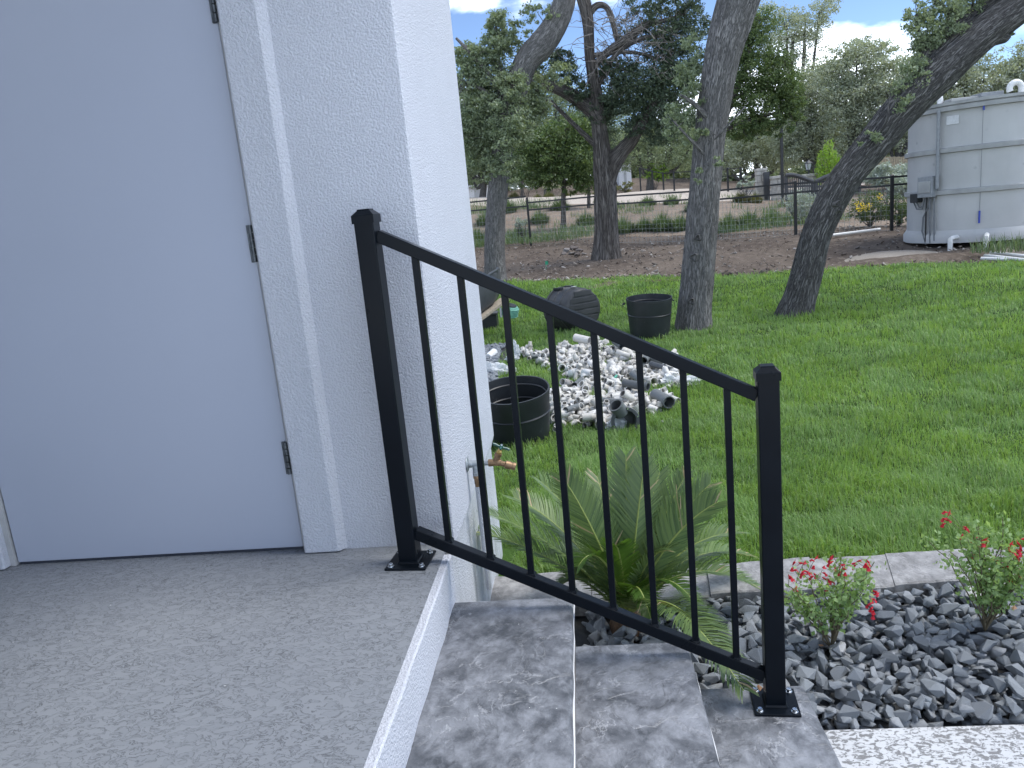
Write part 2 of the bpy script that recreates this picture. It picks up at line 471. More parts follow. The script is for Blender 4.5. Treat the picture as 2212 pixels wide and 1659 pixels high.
# ------------------------------------------------------------------ mesh helpers
def unit(a):
    a = np.asarray(a, float); return a / (np.linalg.norm(a) + 1e-12)
def frame(d):
    d = unit(d)
    a = np.array([0, 0, 1.]) if abs(d[2]) < .9 else np.array([1., 0, 0])
    x = unit(np.cross(a, d)); y = np.cross(d, x)
    return x, y, d
class MB:
    def __init__(s):
        s.V = []; s.F = []; s.U = []; s.n = 0
    def add(s, v, f, uv=None):
        v = np.asarray(v, float).reshape(-1, 3)
        s.V.append(v)
        for i, q in enumerate(f):
            s.F.append(tuple(int(k) + s.n for k in q))
            s.U.append(uv[i] if uv is not None else None)
        s.n += len(v)
        return s
    def box(s, c, size, ax=None, taper=1.0):
        c = np.asarray(c, float); h = np.asarray(size, float) / 2
        X, Y, Z = ax if ax is not None else (np.array([1., 0, 0]), np.array([0, 1., 0]), np.array([0, 0, 1.]))
        v = []
        for sz in (-1, 1):
            k = taper if sz > 0 else 1.0
            for sx, sy in ((-1, -1), (1, -1), (1, 1), (-1, 1)):
                v.append(c + X * h[0] * sx * k + Y * h[1] * sy * k + Z * h[2] * sz)
        return s.add(v, [(0, 3, 2, 1), (4, 5, 6, 7), (0, 1, 5, 4), (1, 2, 6, 5), (2, 3, 7, 6), (3, 0, 4, 7)])
    def span(s, a, b):
        a = np.asarray(a, float); b = np.asarray(b, float)
        return s.box((a + b) / 2, np.abs(b - a))
    def bar(s, a, b, w, h, up=(0, 0, 1)):
        a = np.asarray(a, float); b = np.asarray(b, float)
        d = unit(b - a); x = unit(np.cross(d, up)); z = np.cross(x, d)
        return s.box((a + b) / 2, (w, np.linalg.norm(b - a), h), (x, d, z))
    def tube(s, P, rad, n=10, caps=True, disp=None):
        P = np.asarray(P, float); m = len(P)
        rad = np.full(m, rad, float) if np.isscalar(rad) else np.asarray(rad, float)
        T = np.gradient(P, axis=0)
        T /= np.linalg.norm(T, axis=1)[:, None] + 1e-12
        x, y, _ = frame(T[0])
        Ls = np.r_[0, np.cumsum(np.linalg.norm(np.diff(P, axis=0), axis=1))]
        v = []
        a = np.linspace(0, 2 * math.pi, n, endpoint=False)
        for i in range(m):
            x = unit(x - T[i] * (x @ T[i])); y = np.cross(T[i], x)
            r = rad[i] * (np.ones(n) if disp is None else disp(a, Ls[i]))
            v.append(P[i] + (np.cos(a) * r)[:, None] * x + (np.sin(a) * r)[:, None] * y)
        f = []; uv = []
        cir = 2 * math.pi * rad.mean()
        for i in range(m - 1):
            for j in range(n):
                k = (j + 1) % n
                f.append((i * n + j, i * n + k, (i + 1) * n + k, (i + 1) * n + j))
                u0, u1 = j / n * cir, (j + 1) / n * cir
                uv.append(((u0, Ls[i]), (u1, Ls[i]), (u1, Ls[i + 1]), (u0, Ls[i + 1])))
        if caps:
            f.append(tuple(range(n - 1, -1, -1))); uv.append(((0, 0),) * n)
            f.append(tuple((m - 1) * n + j for j in range(n))); uv.append(((0, 0),) * n)
        return s.add(np.concatenate(v), f, uv)
    def lathe(s, prof, n=24, o=(0, 0, 0), d=(0, 0, 1), wob=None, closed=False):
        x, y, z = frame(d); o = np.asarray(o, float)
        if abs(z[2]) > .999: x, y = np.array([1., 0, 0]), np.array([0, 1., 0]) * np.sign(z[2])
        a = np.linspace(0, 2 * math.pi, n, endpoint=False); v = []
        for i, (r, h) in enumerate(prof):
            rr = r * (np.ones(n) if wob is None else wob(a, h))
            v.append(o + (np.cos(a) * rr)[:, None] * x + (np.sin(a) * rr)[:, None] * y + z * h)
        f = []; m = len(prof)
        for i in range(m - 1 + (1 if closed else 0)):
            for j in range(n):
                k = (j + 1) % n; i2 = (i + 1) % m
                f.append((i * n + j, i * n + k, i2 * n + k, i2 * n + j))
        return s.add(np.concatenate(v), f)
    def disc(s, o, d, r, n=16):
        x, y, z = frame(d); a = np.linspace(0, 2 * math.pi, n, endpoint=False)
        return s.add(np.asarray(o) + (np.cos(a) * r)[:, None] * x + (np.sin(a) * r)[:, None] * y, [tuple(range(n))])
    def cyl(s, a, b, r, n=12):
        return s.tube([a, b], r, n)
    def mesh(s, name, origin=(0, 0, 0)):
        me = bpy.data.meshes.new(name)
        V = np.concatenate(s.V) - np.asarray(origin, float)
        me.from_pydata(V.tolist(), [], s.F)
        if any(u is not None for u in s.U):
            l = me.uv_layers.new(name='UVMap')
            flat = []
            for u, f in zip(s.U, s.F):
                for k in range(len(f)): flat.extend(u[k] if u is not None else (0, 0))
            l.data.foreach_set('uv', flat)
        return me
LOC = {}
def tag(o, label=None, cat=None, group=None, kind=None):
    if label: o['label'] = label
    if cat: o['category'] = cat
    if group: o['group'] = group
    if kind: o['kind'] = kind
    return o
def thing(name, label, cat, loc=(0, 0, 0), group=None):
    o = bpy.data.objects.new(name, None)
    o.empty_display_size = .1
    COL.objects.link(o)
    o.location = tuple(float(k) for k in loc)
    LOC[o.name] = np.asarray(loc, float)
    return tag(o, label, cat, group)
def finish(me, smooth, bevel=0.0, sharp=35):
    if bevel:
        bm = bmesh.new(); bm.from_mesh(me)
        bmesh.ops.bevel(bm, geom=[e for e in bm.edges if len(e.link_faces) == 2 and e.calc_face_angle(0) > .5], offset=bevel, segments=2, affect='EDGES', profile=.6)
        bm.to_mesh(me); bm.free()
    if smooth:
        me.polygons.foreach_set('use_smooth', np.ones(len(me.polygons), bool))
        me.set_sharp_from_angle(angle=math.radians(sharp))
def obj(name, mb, mat, parent=None, smooth=False, bevel=0.0, loc=None, kind=None, sharp=35):
    """one mesh object; mb is in world coordinates; parent is a thing, a part, or None"""
    if parent is not None: org = LOC[parent.name]
    else: org = np.asarray(loc if loc is not None else (0, 0, 0), float)
    me = mb.mesh(name, org) if isinstance(mb, MB) else mb
    finish(me, smooth, bevel, sharp)
    me.materials.append(MATS[mat])
    o = bpy.data.objects.new(name, me)
    COL.objects.link(o)
    if parent is not None: o.parent = parent
    else: o.location = tuple(org)
    LOC[o.name] = org
    if kind: o['kind'] = kind
    return o
def fastmesh(name, V, F, mat_list=None, uv=None):
    """V (n,3), F (m,k) with equal k"""
    me = bpy.data.meshes.new(name)
    V = np.ascontiguousarray(V, np.float32); F = np.ascontiguousarray(F, np.int32)
    m, k = F.shape
    me.vertices.add(len(V)); me.vertices.foreach_set('co', V.ravel())
    me.loops.add(m * k); me.loops.foreach_set('vertex_index', F.ravel())
    me.polygons.add(m); me.polygons.foreach_set('loop_start', np.arange(0, m * k, k, dtype=np.int32))
    me.update(calc_edges=True)
    return me
def arr_obj(name, V, F, mat, parent=None, kind=None, smooth=False):
    org = LOC[parent.name] if parent is not None else np.zeros(3)
    me = fastmesh(name, V - org, F)
    if smooth: me.polygons.foreach_set('use_smooth', np.ones(len(me.polygons), bool))
    me.materials.append(MATS[mat])
    o = bpy.data.objects.new(name, me); COL.objects.link(o)
    if parent is not None: o.parent = parent
    LOC[o.name] = org
    if kind: o['kind'] = kind
    return o
def copy_tree(o, parent=None):
    c = o.copy(); COL.objects.link(c); c.parent = parent
    for ch in list(o.children): copy_tree(ch, c)
    return c

# ------------------------------------------------------------------ the ground
def smoothgrid(xs, ys, zf):
    X, Y = np.meshgrid(xs, ys); Z = zf(X, Y)
    V = np.stack([X, Y, Z], -1).reshape(-1, 3)
    nx, ny = len(xs), len(ys)
    i, j = np.meshgrid(np.arange(nx - 1), np.arange(ny - 1)); k = (j * nx + i).ravel()
    return V, np.stack([k, k + 1, k + nx + 1, k + nx], 1)
def rough(x, y): return .05 * (vnoise(x * 1.3, y * 1.3) - .5) + .03 * (vnoise(x * 4, y * 4) - .5)
xs = np.unique(np.r_[np.linspace(-400, -30, 14), np.linspace(-30, -6, 25), np.linspace(-6, 14, 130), np.linspace(14, 50, 30), np.linspace(50, 400, 14)])
ys = np.unique(np.r_[np.linspace(2.72, 12, 50), np.linspace(12, 26, 90), np.linspace(26, 60, 50), np.linspace(60, 500, 20)])
V, F = smoothgrid(xs, ys, lambda x, y: ter(x, y) + np.where(y > 11.5, rough(x, y) * np.clip((y - 11.5) / 2, 0, 1), -.02))
g = tag(arr_obj('ground', V, F, 'dirt', smooth=True), 'bare brown dirt between the lawn and the black wire fence', 'ground', kind='structure')
# strip between two polylines given in plan, draped on the terrain
def strip(near, far, nx, ny, dz, taper=0.0):
    near = np.asarray(near, float)[:, :2]; far = np.asarray(far, float)[:, :2]
    def rs(P, n):
        L_ = np.r_[0, np.cumsum(np.hypot(*np.diff(P, axis=0).T))]; t = np.linspace(0, L_[-1], n)
        return np.stack([np.interp(t, L_, P[:, 0]), np.interp(t, L_, P[:, 1])], 1)
    A, B = rs(near, nx), rs(far, nx)
    t = np.linspace(0, 1, ny)[:, None, None]
    P = A[None] * (1 - t) + B[None] * t
    x, y = P[..., 0], P[..., 1]
    z = ter(x, y) + dz(x, y) if callable(dz) else ter(x, y) + dz
    z = z - taper * (1 - np.clip(t[..., 0] * 9, 0, 1))
    V = np.stack([x, y, z], -1).reshape(-1, 3)
    i, j = np.meshgrid(np.arange(nx - 1), np.arange(ny - 1)); k = (j * nx + i).ravel()
    return V, np.stack([k, k + 1, k + nx + 1, k + nx], 1)

# edging stone course, both sides measured in the picture
EZ = -.50
EO = [onz(u, v, EZ) for u, v in ((1045, 1247), (1210, 1234), (1380, 1228), (1550, 1221), (1690, 1209), (1880, 1198), (2041, 1188), (2212, 1178), (2500, 1158), (3000, 1118))]
EI = [onz(u, v, EZ) for u, v in ((1045, 1306), (1210, 1298), (1444, 1288), (1640, 1278), (1690, 1276), (1901, 1266), (2083, 1253), (2212, 1243), (2500, 1216), (3000, 1166))]
EO = np.array(EO); EI = np.array(EI)
def edge_y(x): return np.interp(x, EO[:, 0], EO[:, 1])
LF = np.array([onter(u, v) for u, v in ((1095, 611), (1180, 608), (1300, 603), (1450, 600), (1640, 596), (1800, 584), (2000, 573), (2212, 566), (2400, 560))])
def lawn_far(x): return np.interp(x, LF[:, 0], LF[:, 1]) + .35 * (vnoise(x * 2.3, x * 0 + 3) - .5)
def lawn_left(y): return np.where(y < 3.2, -.36, np.where(y > 8.95, -2.2, -.86 + .05 * np.sin(y * 2.1)))
lx = np.linspace(-.86, 9.5, 120)
near = [(x, edge_y(x) - .03) for x in lx]
far = [(x, lawn_far(x)) for x in lx]
V, F = strip(near, far, 120, 90, lambda x, y: .012 + .02 * (vnoise(x * 3, y * 3) - .5) * np.clip((y - 3) / 2, 0, 1))
lw = tag(arr_obj('lawn', V, F, 'lawn_soil', smooth=True), 'short green turf ground of the lawn', 'lawn', kind='structure')
V, F = strip([(-2.2, 8.95), (-.85, 8.95)], [(-2.2, 14.2), (-.85, 14.2)], 20, 50, .008)
arr_obj('turf_patch', V, F, 'lawn_soil', lw, smooth=True)
# far ground: mulch beds, pale gravel drive beyond the fence
m1 = [at(u, v, Y) for u, v, Y in ((900, 520, 23), (1147, 515, 23), (1320, 505, 22), (1550, 492, 20.5), (1720, 486, 19.5), (1950, 478, 18.5), (2300, 470, 18))]
m2 = [at(u, v, Y) for u, v, Y in ((900, 440, 34), (1147, 440, 33), (1320, 440, 33), (1550, 434, 31), (1720, 440, 30), (1950, 445, 29), (2300, 440, 29))]
V, F = strip(m1, m2, 90, 60, lambda x, y: .07 + rough(x, y), .14)
tag(arr_obj('mulch_bed', V, F, 'mulch', smooth=True), 'reddish brown mulch ground sloping up behind the black fence', 'mulch', kind='structure')
m3 = [at(u, v, Y) for u, v, Y in ((900, 440, 33.6), (1147, 440, 33), (1320, 440, 32.6), (1550, 434, 31), (1720, 440, 30))]
m4 = [(-12, 48), (-3, 48), (3, 48), (10, 47), (16, 44)]
V, F = strip(m3, m4, 60, 40, lambda x, y: .12 + rough(x, y), .14)
tag(arr_obj('gravel_drive', V, F, 'pale_gravel', smooth=True), 'pale tan gravel drive on the rise beyond the fence', 'drive', kind='structure')

# ------------------------------------------------------------------ porch, steps, pavement
XE = -.410          # porch edge and side wall plane
YW = 2.045          # door wall plane
b_ = MB().span((-3.2, -1.2, -.5), (XE - .022, YW + .3, 0))
tag(obj('porch_floor', b_, 'porch_coating'), 'grey textured concrete porch floor in front of the door', 'porch', kind='structure')
RZ = .14
NX = [-.082, .223, .527]                 # nosing lines
st = thing('stone_steps', 'three grey slate tiled steps going down beside the porch', 'steps', (0, 1.2, -.56))
st['kind'] = 'structure'
# riser of the porch, white stucco, a little uneven
rb = MB()
ny = 60
yy = np.linspace(-1.2, 1.972, ny)
for i in range(ny - 1):
    pass
v = []
for i, y in enumerate(yy):
    w = .003 * (vnoise(y * 9, 0.3) - .5) * 2
    v += [(XE - .022, y, -.002 + w * .3), (XE - .005 + w, y, -.002 + w * .6), (XE - .001 + w, y, -.006), (XE - .003 + w * 1.5, y, -.139), (XE - .04, y, -.139)]
f = []
for i in range(ny - 1):
    for k in range(4): f.append((i * 5 + k, (i + 1) * 5 + k, (i + 1) * 5 + k + 1, i * 5 + k + 1))
rb.add(v, f)
obj('riser', rb, 'stucco', st, smooth=True)
YB = [1.955, 1.935, 1.925]               # far ends of the treads
def tread(i):
    x0 = (XE - .012) if i == 0 else NX[i - 1] - .03
    x1 = NX[i]; z = -RZ * (i + 1)
    ys_ = [-1.2, .62 + .21 * i, YB[i]]
    for a, c in zip(ys_[:-1], ys_[1:]):
        m = MB()
        # tile with a slightly hewn nosing
        n = max(6, int((c - a) / .04)); vv = []
        for q in range(n + 1):
            y = a + .0015 + (c - a - .003) * q / n
            w = .0035 * (vnoise(y * 14, i * 7.3) - .5)
            vv += [(x0, y, z), (x1 - .012, y, z), (x1 - .004 + w, y, z - .003), (x1 + w, y, z - .011), (x1 + w, y, z - .022), (x0, y, z - .022)]
        ff = []
        for q in range(n):
            for k in range(5): ff.append((q * 6 + k, q * 6 + k + 1, (q + 1) * 6 + k + 1, (q + 1) * 6 + k))
        ff.append(tuple(range(5, -1, -1))); ff.append(tuple(n * 6 + k for k in range(6)))
        m.add(vv, ff)
        o = obj('tread_tile', m, 'slate_tile', st, smooth=True, sharp=40)
    # white mortar line just under the nosing
    m = MB()
    n = 70; vv = []
    for q in range(n + 1):
        y = -1.2 + (YB[i] + .002 + 1.2) * q / n
        w = .0022 * (vnoise(y * 17, i * 3.1 + 1) - .5) * 2
        vv += [(x1 - .02, y, z - .0235), (x1 + .0024 + w * .6, y, z - .0235 + w * .3), (x1 + .0024 + w * .6, y, z - .030), (x1 - .02, y, z - .032)]
    m.add(vv, [(q * 4 + k, q * 4 + k + 1, (q + 1) * 4 + k + 1, (q + 1) * 4 + k) for q in range(n) for k in range(3)])
    obj('mortar_line', m, 'grout', st, smooth=True)
    # riser block below
    obj('riser', MB().span((x0 + .002, -1.2, -.62), (x1 - .004, YB[i] - .004, z - .0235)), 'tile_side', st)
for i in range(3): tread(i)
# white speckled pavement beyond the lowest step
PZ = -.555
py = onz(2000, 1571, PZ)[1]
pv = MB().span((NX[2] - .01, -1.5, PZ - .1), (5, py, PZ))
tag(obj('pavement', pv, 'pavement_coating'), 'white and grey speckled pavement at the foot of the steps', 'pavement', kind='structure')

# ------------------------------------------------------------------ white stucco building with its door
bl = thing('stucco_building', 'white stucco building corner with a flat door, beside the porch', 'building', (-1.3, YW, 0))
DX0, DX1 = -1.772, -.868         # door leaf
TOPZ = 3.2
TRW = .118                       # trim band width
wx0 = DX1 + .004
# wall face right of the door (with a bullnosed corner) and the side wall
w = MB()
wp = [(wx0 + .02, YW), (XE - .012, YW), (XE - .004, YW + .003), (XE, YW + .012), (XE, 3.13), (XE - .015, 3.145), (-2.9, 3.145), (-2.9, YW + .25), (wx0 + .02, YW + .25)]
zl = [0.0] + list(np.linspace(.05, TOPZ, 40))
wall = MB()
# above porch level
vv = []
for z in zl:
    for q, (x, y) in enumerate(wp): vv.append((x, y, z))
k = len(wp)
ff = [(i * k + j, i * k + (j + 1) % k, (i + 1) * k + (j + 1) % k, (i + 1) * k + j) for i in range(len(zl) - 1) for j in range(k)]
ff.append(tuple(range(k - 1, -1, -1))); ff.append(tuple((len(zl) - 1) * k + j for j in range(k)))
wall.add(vv, ff)
obj('wall', wall, 'stucco', bl, smooth=True)
# plinth: the wall steps in below floor level on the yard side
pl = MB()
IN = .016
prof = [(XE - .002, -.003), (XE - .004, -.012), (XE - IN, -.05), (XE - IN + .002, -.20), (XE - IN + .004, -.62)]
ys_ = np.linspace(YW - .075, 3.13, 30)
vv = []
for y in ys_:
    s_ = 1.0
    for q, (x, z) in enumerate(prof):
        yq = min(y, 3.13 - (XE - x)) if y > 3.0 else y
        vv.append((x + .002 * (vnoise(y * 8, z * 9) - .5), yq, z))
k = len(prof)
ff = [(i * k + j, (i + 1) * k + j, (i + 1) * k + j + 1, i * k + j + 1) for i in range(len(ys_) - 1) for j in range(k - 1)]
pl.add(vv, ff)
# back return and front return
pl.add([(x, 3.13 - (XE - x), z) for x, z in prof] + [(x - .5, 3.13 - (XE - x), z) for x, z in prof], [(j, j + k, j + k + 1, j + 1) for j in range(k - 1)])
obj('plinth', pl, 'stucco_side', bl, smooth=True)
# proud trim band around the door with a rounded yard-side edge
def trim(x_in, x_out, sgn):
    t_ = MB(); vv = []
    PR = .020
    n = 60
    for i in range(n + 1):
        z = .004 + (TOPZ - .004) * i / n
        wv = .0025 * (vnoise(z * 7, 2.2 + sgn) - .5)
        lift = .004 * max(0, 1 - z / .05)
        vv += [(x_in, YW + .09, z), (x_in, YW - PR + .003 - lift, z), (x_in + sgn * .004, YW - PR - lift, z), (x_out - sgn * (.019 + wv), YW - PR - lift, z),
               (x_out - sgn * .010, YW - PR * .72 - lift, z), (x_out - sgn * .001, YW - PR * .25, z), (x_out + sgn * (.008 + wv), YW + .004, z), (x_out, YW + .06, z)]
    k = 8
    ff = [(i * k + j, i * k + j + 1, (i + 1) * k + j + 1, (i + 1) * k + j) for i in range(n) for j in range(k - 1)]
    ff.append(tuple(range(k))); ff.append(tuple(n * k + j for j in range(k)))
    t_.add(vv, ff)
    bm = bmesh.new(); me = t_.mesh('x', LOC[bl.name]); bm.from_mesh(me); bmesh.ops.recalc_face_normals(bm, faces=bm.faces); bm.to_mesh(me); bm.free()
    return obj('door_trim', me, 'stucco', bl, smooth=True, sharp=24)
trim(wx0 + .012, wx0 + .012 + TRW, 1)
trim(DX0 - .02, DX0 - .02 - TRW, -1)
obj('wall', MB().span((-3.2, YW, 0.0), (DX0 - .06, YW + .25, TOPZ)), 'stucco', bl)
# porch roof, unseen above the picture, enlarged to darken the door
obj('porch_roof', MB().span((-3.4, -4.0, 2.45), (XE + .12, YW - .03, 2.65)), 'stucco', bl)
obj('shade_wall', MB().span((-3.4, -4.0, 0), (-3.21, YW, 2.449)), 'stucco', bl)  # unseen wall, added to cut the light reaching the door
# frame, leaf, gap, hinges
for x0, x1 in ((DX1 + .0045, DX1 + .019), (DX0 - .024, DX0 - .0045)):
    obj('door_frame', MB().span((x0, YW + .004, 0.001), (x1, YW + .12, TOPZ - .02)), 'frame_grey', bl)
dr = obj('door', MB().span((DX0, YW + .012, .009), (DX1, YW + .057, 2.3)), 'door_paint', bl, bevel=.002)
obj('door_frame', MB().span((DX0 - .004, YW + .004, 2.304), (DX1 + .004, YW + .12, 2.36)), 'frame_grey', bl)
obj('wall', MB().span((DX0 - .06, YW + .001, 2.361), (wx0 + .02, YW + .25, TOPZ)), 'stucco', bl)
obj('door_sweep', MB().span((DX0 + .003, YW + .016, .001), (DX1 - .003, YW + .05, .0085)), 'dark_gap', dr)
obj('gap', MB().span((DX0 - .0045, YW + .03, 0.001), (DX1 + .0045, YW + .058, .0125)), 'dark_gap', bl)
obj('gap_backing', MB().span((DX0 - .02, YW + .06, 0.0), (DX1 + .018, YW + .08, 2.303)), 'dark_gap', bl)  # dark-coloured sheet behind the leaf, closing the gaps around it
for v0, v1 in ((955, 1025), (478, 560), (-65, 28)):
    zt = at(620, v0, YW)[2]; zb = at(625, v1, YW)[2]
    if v0 < 0: zt, zb = zb + .105, zb
    zt, zb = float(zt), float(zb)
    h_ = obj('hinge', MB().span((DX1 - .012, YW + .004, zb), (DX1 - .001, YW + .0115, zt)), 'hinge_metal', dr, bevel=.001)
    n = 5
    kk = MB()
    for i in range(n):
        a = zb + (zt - zb) * i / n
        kk.cyl((DX1 + .0005, YW + .001, a + .0012), (DX1 + .0005, YW + .001, a + (zt - zb) / n - .0012), .0062, 12)
    obj('knuckles', kk, 'hinge_metal', dr, smooth=True)

# ------------------------------------------------------------------ railing
LP = np.array([-.518, 1.935, 0.0]); RP = np.array([.431, 1.852, -RZ * 3])
rl = thing('stair_railing', 'black metal stair railing with eight balusters and two posts', 'railing', (-.05, 1.89, -.4))
dirx = unit((RP - LP) * [1, 1, 0]); diry = np.array([-dirx[1], dirx[0], 0]); upz = np.array([0, 0, 1.])
AX = (dirx, diry, upz)
PW = .0508
def railpt(u, v):                       # point on the railing plane seen at (u, v)
    r = ray(u, v); c = np.array([0, 0, EYE]); t = ((LP - c) @ diry) / (r @ diry)
    return c + r * t
zt_l = railpt(803, 462)[2]; zt_r = railpt(1651, 800)[2]
def post(base, top):
    p = obj('post', MB().box((base[0], base[1], (base[2] + .005 + top) / 2), (PW, PW, top - base[2] - .01), AX), 'black_metal', rl, bevel=.003)
    # pressed dome cap: skirt, slope, flat top
    c = MB(); vv = []; lay = [(PW / 2 + .0035, top - .021), (PW / 2 + .0035, top - .001), (PW / 2 + .001, top + .001), (PW / 2 - .0075, top + .009), (PW / 2 - .0085, top + .0095), (PW / 2 - .0095, top + .0135)]
    for r_, z in lay:
        for sx, sy in ((-1, -1), (1, -1), (1, 1), (-1, 1)): vv.append(np.array([base[0], base[1], 0]) + dirx * r_ * sx + diry * r_ * sy + upz * z)
    ff = [(i * 4 + j, i * 4 + (j + 1) % 4, (i + 1) * 4 + (j + 1) % 4, (i + 1) * 4 + j) for i in range(len(lay) - 1) for j in range(4)]
    ff.append(tuple(len(lay) * 4 - 4 + j for j in range(4)))
    c.add(vv, ff); obj('cap', c, 'black_metal', p, bevel=.0012)
    obj('base_plate', MB().box(base + upz * .0035, (.115, .115, .006), AX), 'black_metal', p, bevel=.0018)
    obj('weld', MB().box(base + upz * .0095, (PW + .010, PW + .010, .006), AX, .88), 'black_metal', p, bevel=.002)
    for sx in (-1, 1):
        for sy in (-1, 1):
            o_ = base + dirx * .043 * sx + diry * .043 * sy
            bb = MB(); bb.cyl(o_ + upz * .0065, o_ + upz * .0085, .0092, 16); bb.cyl(o_ + upz * .0085, o_ + upz * .0155, .0066, 6)
            obj('bolt', bb, 'chrome', p, bevel=.0008)
post(LP, zt_l); post(RP, zt_r)
def railbar(name, ul, vl, ur, vr, w=.030, h=.030):
    a = railpt(ul, vl); b = railpt(ur, vr)
    # run from post face to post face
    la = (LP + dirx * PW / 2 * .98); rb_ = (RP - dirx * PW / 2 * .98)
    def ext(p, q, x): t = (x - p) @ dirx / ((q - p) @ dirx); return p + (q - p) * t
    A = ext(a, b, la); B = ext(a, b, rb_)
    obj(name, MB().bar(A, B, w, h), 'black_metal', rl, bevel=.0022)
    return A, B
T0, T1 = railbar('top_rail', 838, 518, 1628, 850)
B0, B1 = railbar('bottom_rail', 912, 1155, 1650, 1456)
def onrail(A, B, s): return A + (B - A) * s
for ut, vt, ub in ((896, 550, 966), (994, 592, 1057), (1090, 634, 1147), (1187, 678, 1236), (1283, 722, 1323), (1380, 764, 1413), (1475, 800, 1503), (1570, 838, 1590)):
    p = railpt(ut, vt)
    s = ((p - T0) @ dirx) / ((T1 - T0) @ dirx); xx = (p - LP) @ dirx
    s2 = (xx - (B0 - LP) @ dirx) / ((B1 - B0) @ dirx)
    a = onrail(T0, T1, s) - upz * .013; c = onrail(B0, B1, s2) + upz * .013
    obj('baluster', MB().box((a + c) / 2, (.0165, .0165, a[2] - c[2]), AX), 'black_metal', rl, bevel=.0012)
    wd = MB(); wd.box(c + upz * .005, (.026, .024, .006), AX, .75); obj('weld', wd, 'black_metal', rl, bevel=.001)

# ------------------------------------------------------------------ edging course
ed = thing('stone_edging', 'grey slate edging course between the gravel bed and the lawn', 'edging', (.5, 2.6, EZ))
ed['kind'] = 'structure'
def seglen(P): return np.r_[0, np.cumsum(np.hypot(*np.diff(P[:, :2], axis=0).T))]
so, si = seglen(EO), seglen(EI)
ts = np.linspace(0, 1, 121)
Eo = np.stack([np.interp(ts * so[-1], so, EO[:, k]) for k in range(3)], 1); Ei = np.stack([np.interp(ts * si[-1], si, EI[:, k]) for k in range(3)], 1)
cuts = [0, 15, 31, 45, 55, 69, 82, 95, 108, 120]
for a, c in zip(cuts[:-1], cuts[1:]):
    m = MB(); n = c - a; vv = []
    for q in range(n + 1):
        sh = .0009 if q == 0 else (-.0009 if q == n else 0)
        o_ = Eo[a + q].copy(); i_ = Ei[a + q].copy(); o_[0] += sh; i_[0] += sh
        dz = .006 * math.sin(a * 3.7)
        jag = .010 * (vnoise((a + q) * .6, 4.0) - .5)
        o_[1] += jag; i_[1] += .012 * (vnoise((a + q) * .8, 9.0) - .5)
        vv += [o_ + [0, 0, -.07], o_ + [0, 0, dz - .004], o_ + [0, -.006, dz], i_ + [0, .006, dz], i_ + [0, 0, dz - .006], i_ + [0, .004, -.07]]
    ff = [(q * 6 + k, q * 6 + k + 1, (q + 1) * 6 + k + 1, (q + 1) * 6 + k) for q in range(n) for k in range(5)]
    ff.append(tuple(range(6))); ff.append(tuple(n * 6 + k for k in range(5, -1, -1)))
    m.add(vv, ff)
    me = m.mesh('slab', LOC[ed.name]); bm = bmesh.new(); bm.from_mesh(me); bmesh.ops.recalc_face_normals(bm, faces=bm.faces); bm.to_mesh(me); bm.free()
    obj('edging_slab', me, 'slate_edging', ed, smooth=True, sharp=30)

# ------------------------------------------------------------------ gravel bed
GZ = -.555
gb = thing('gravel_bed', 'bed of angular blue grey stones between the steps and the edging', 'gravel', (1.2, 2.2, GZ))
gb['kind'] = 'structure'
obj('bed_soil', MB().span((-.5, 1.2, GZ - .1), (4.2, 3.1, GZ - .03)), 'gravel_soil', gb)
def rock_mesh(seed, flat=.62, n=10):
    r = np.random.default_rng(seed)
    p = r.normal(size=(n, 3)); p /= np.linalg.norm(p, axis=1)[:, None]
    p *= r.uniform(.85, 1.15, (n, 1))
    p *= [1.0, r.uniform(.6, .9), flat * r.uniform(.7, 1.05)]
    bm = bmesh.new()
    for q in p: bm.verts.new(q)
    res = bmesh.ops.convex_hull(bm, input=bm.verts)
    bmesh.ops.delete(bm, geom=[g_ for g_ in res['geom_interior'] if isinstance(g_, bmesh.types.BMVert)], context='VERTS')
    bmesh.ops.bevel(bm, geom=list(bm.edges), offset=.022, segments=1, affect='EDGES')
    bmesh.ops.dissolve_limit(bm, angle_limit=.12, verts=bm.verts, edges=bm.edges)
    bmesh.ops.triangulate(bm, faces=bm.faces)
    me = bpy.data.meshes.new('stone'); bm.to_mesh(me); bm.free()
    return me
ROCKS = [rock_mesh(s_) for s_ in range(26)]
RV = []
for me in ROCKS:
    a = np.empty(len(me.vertices) * 3); me.vertices.foreach_get('co', a); a = a.reshape(-1, 3)
    fi = np.empty(len(me.polygons) * 3, int); me.polygons.foreach_get('vertices', fi)
    RV.append((a, fi.reshape(-1, 3)))
def eul(rx, ry, rz): return np.array(Euler((rx, ry, rz)).to_matrix())
def inside_bed(x, y):
    yi = np.interp(x, EI[:, 0], EI[:, 1]) + .01
    if y > yi or y < 1.3: return False
    if x < NX[0] + .02: return False
    if x < NX[1] + .03: return y > YB[1] + .02
    if x < NX[2] + .03: return y > YB[2] + .02
    return y > py + .02
stones = []
r_ = np.random.default_rng(21)
HG = {}
HX0, HY0, HR = -.2, 1.1, .008
H = np.full((int(4.6 / HR), int(2.2 / HR)), GZ - .03)
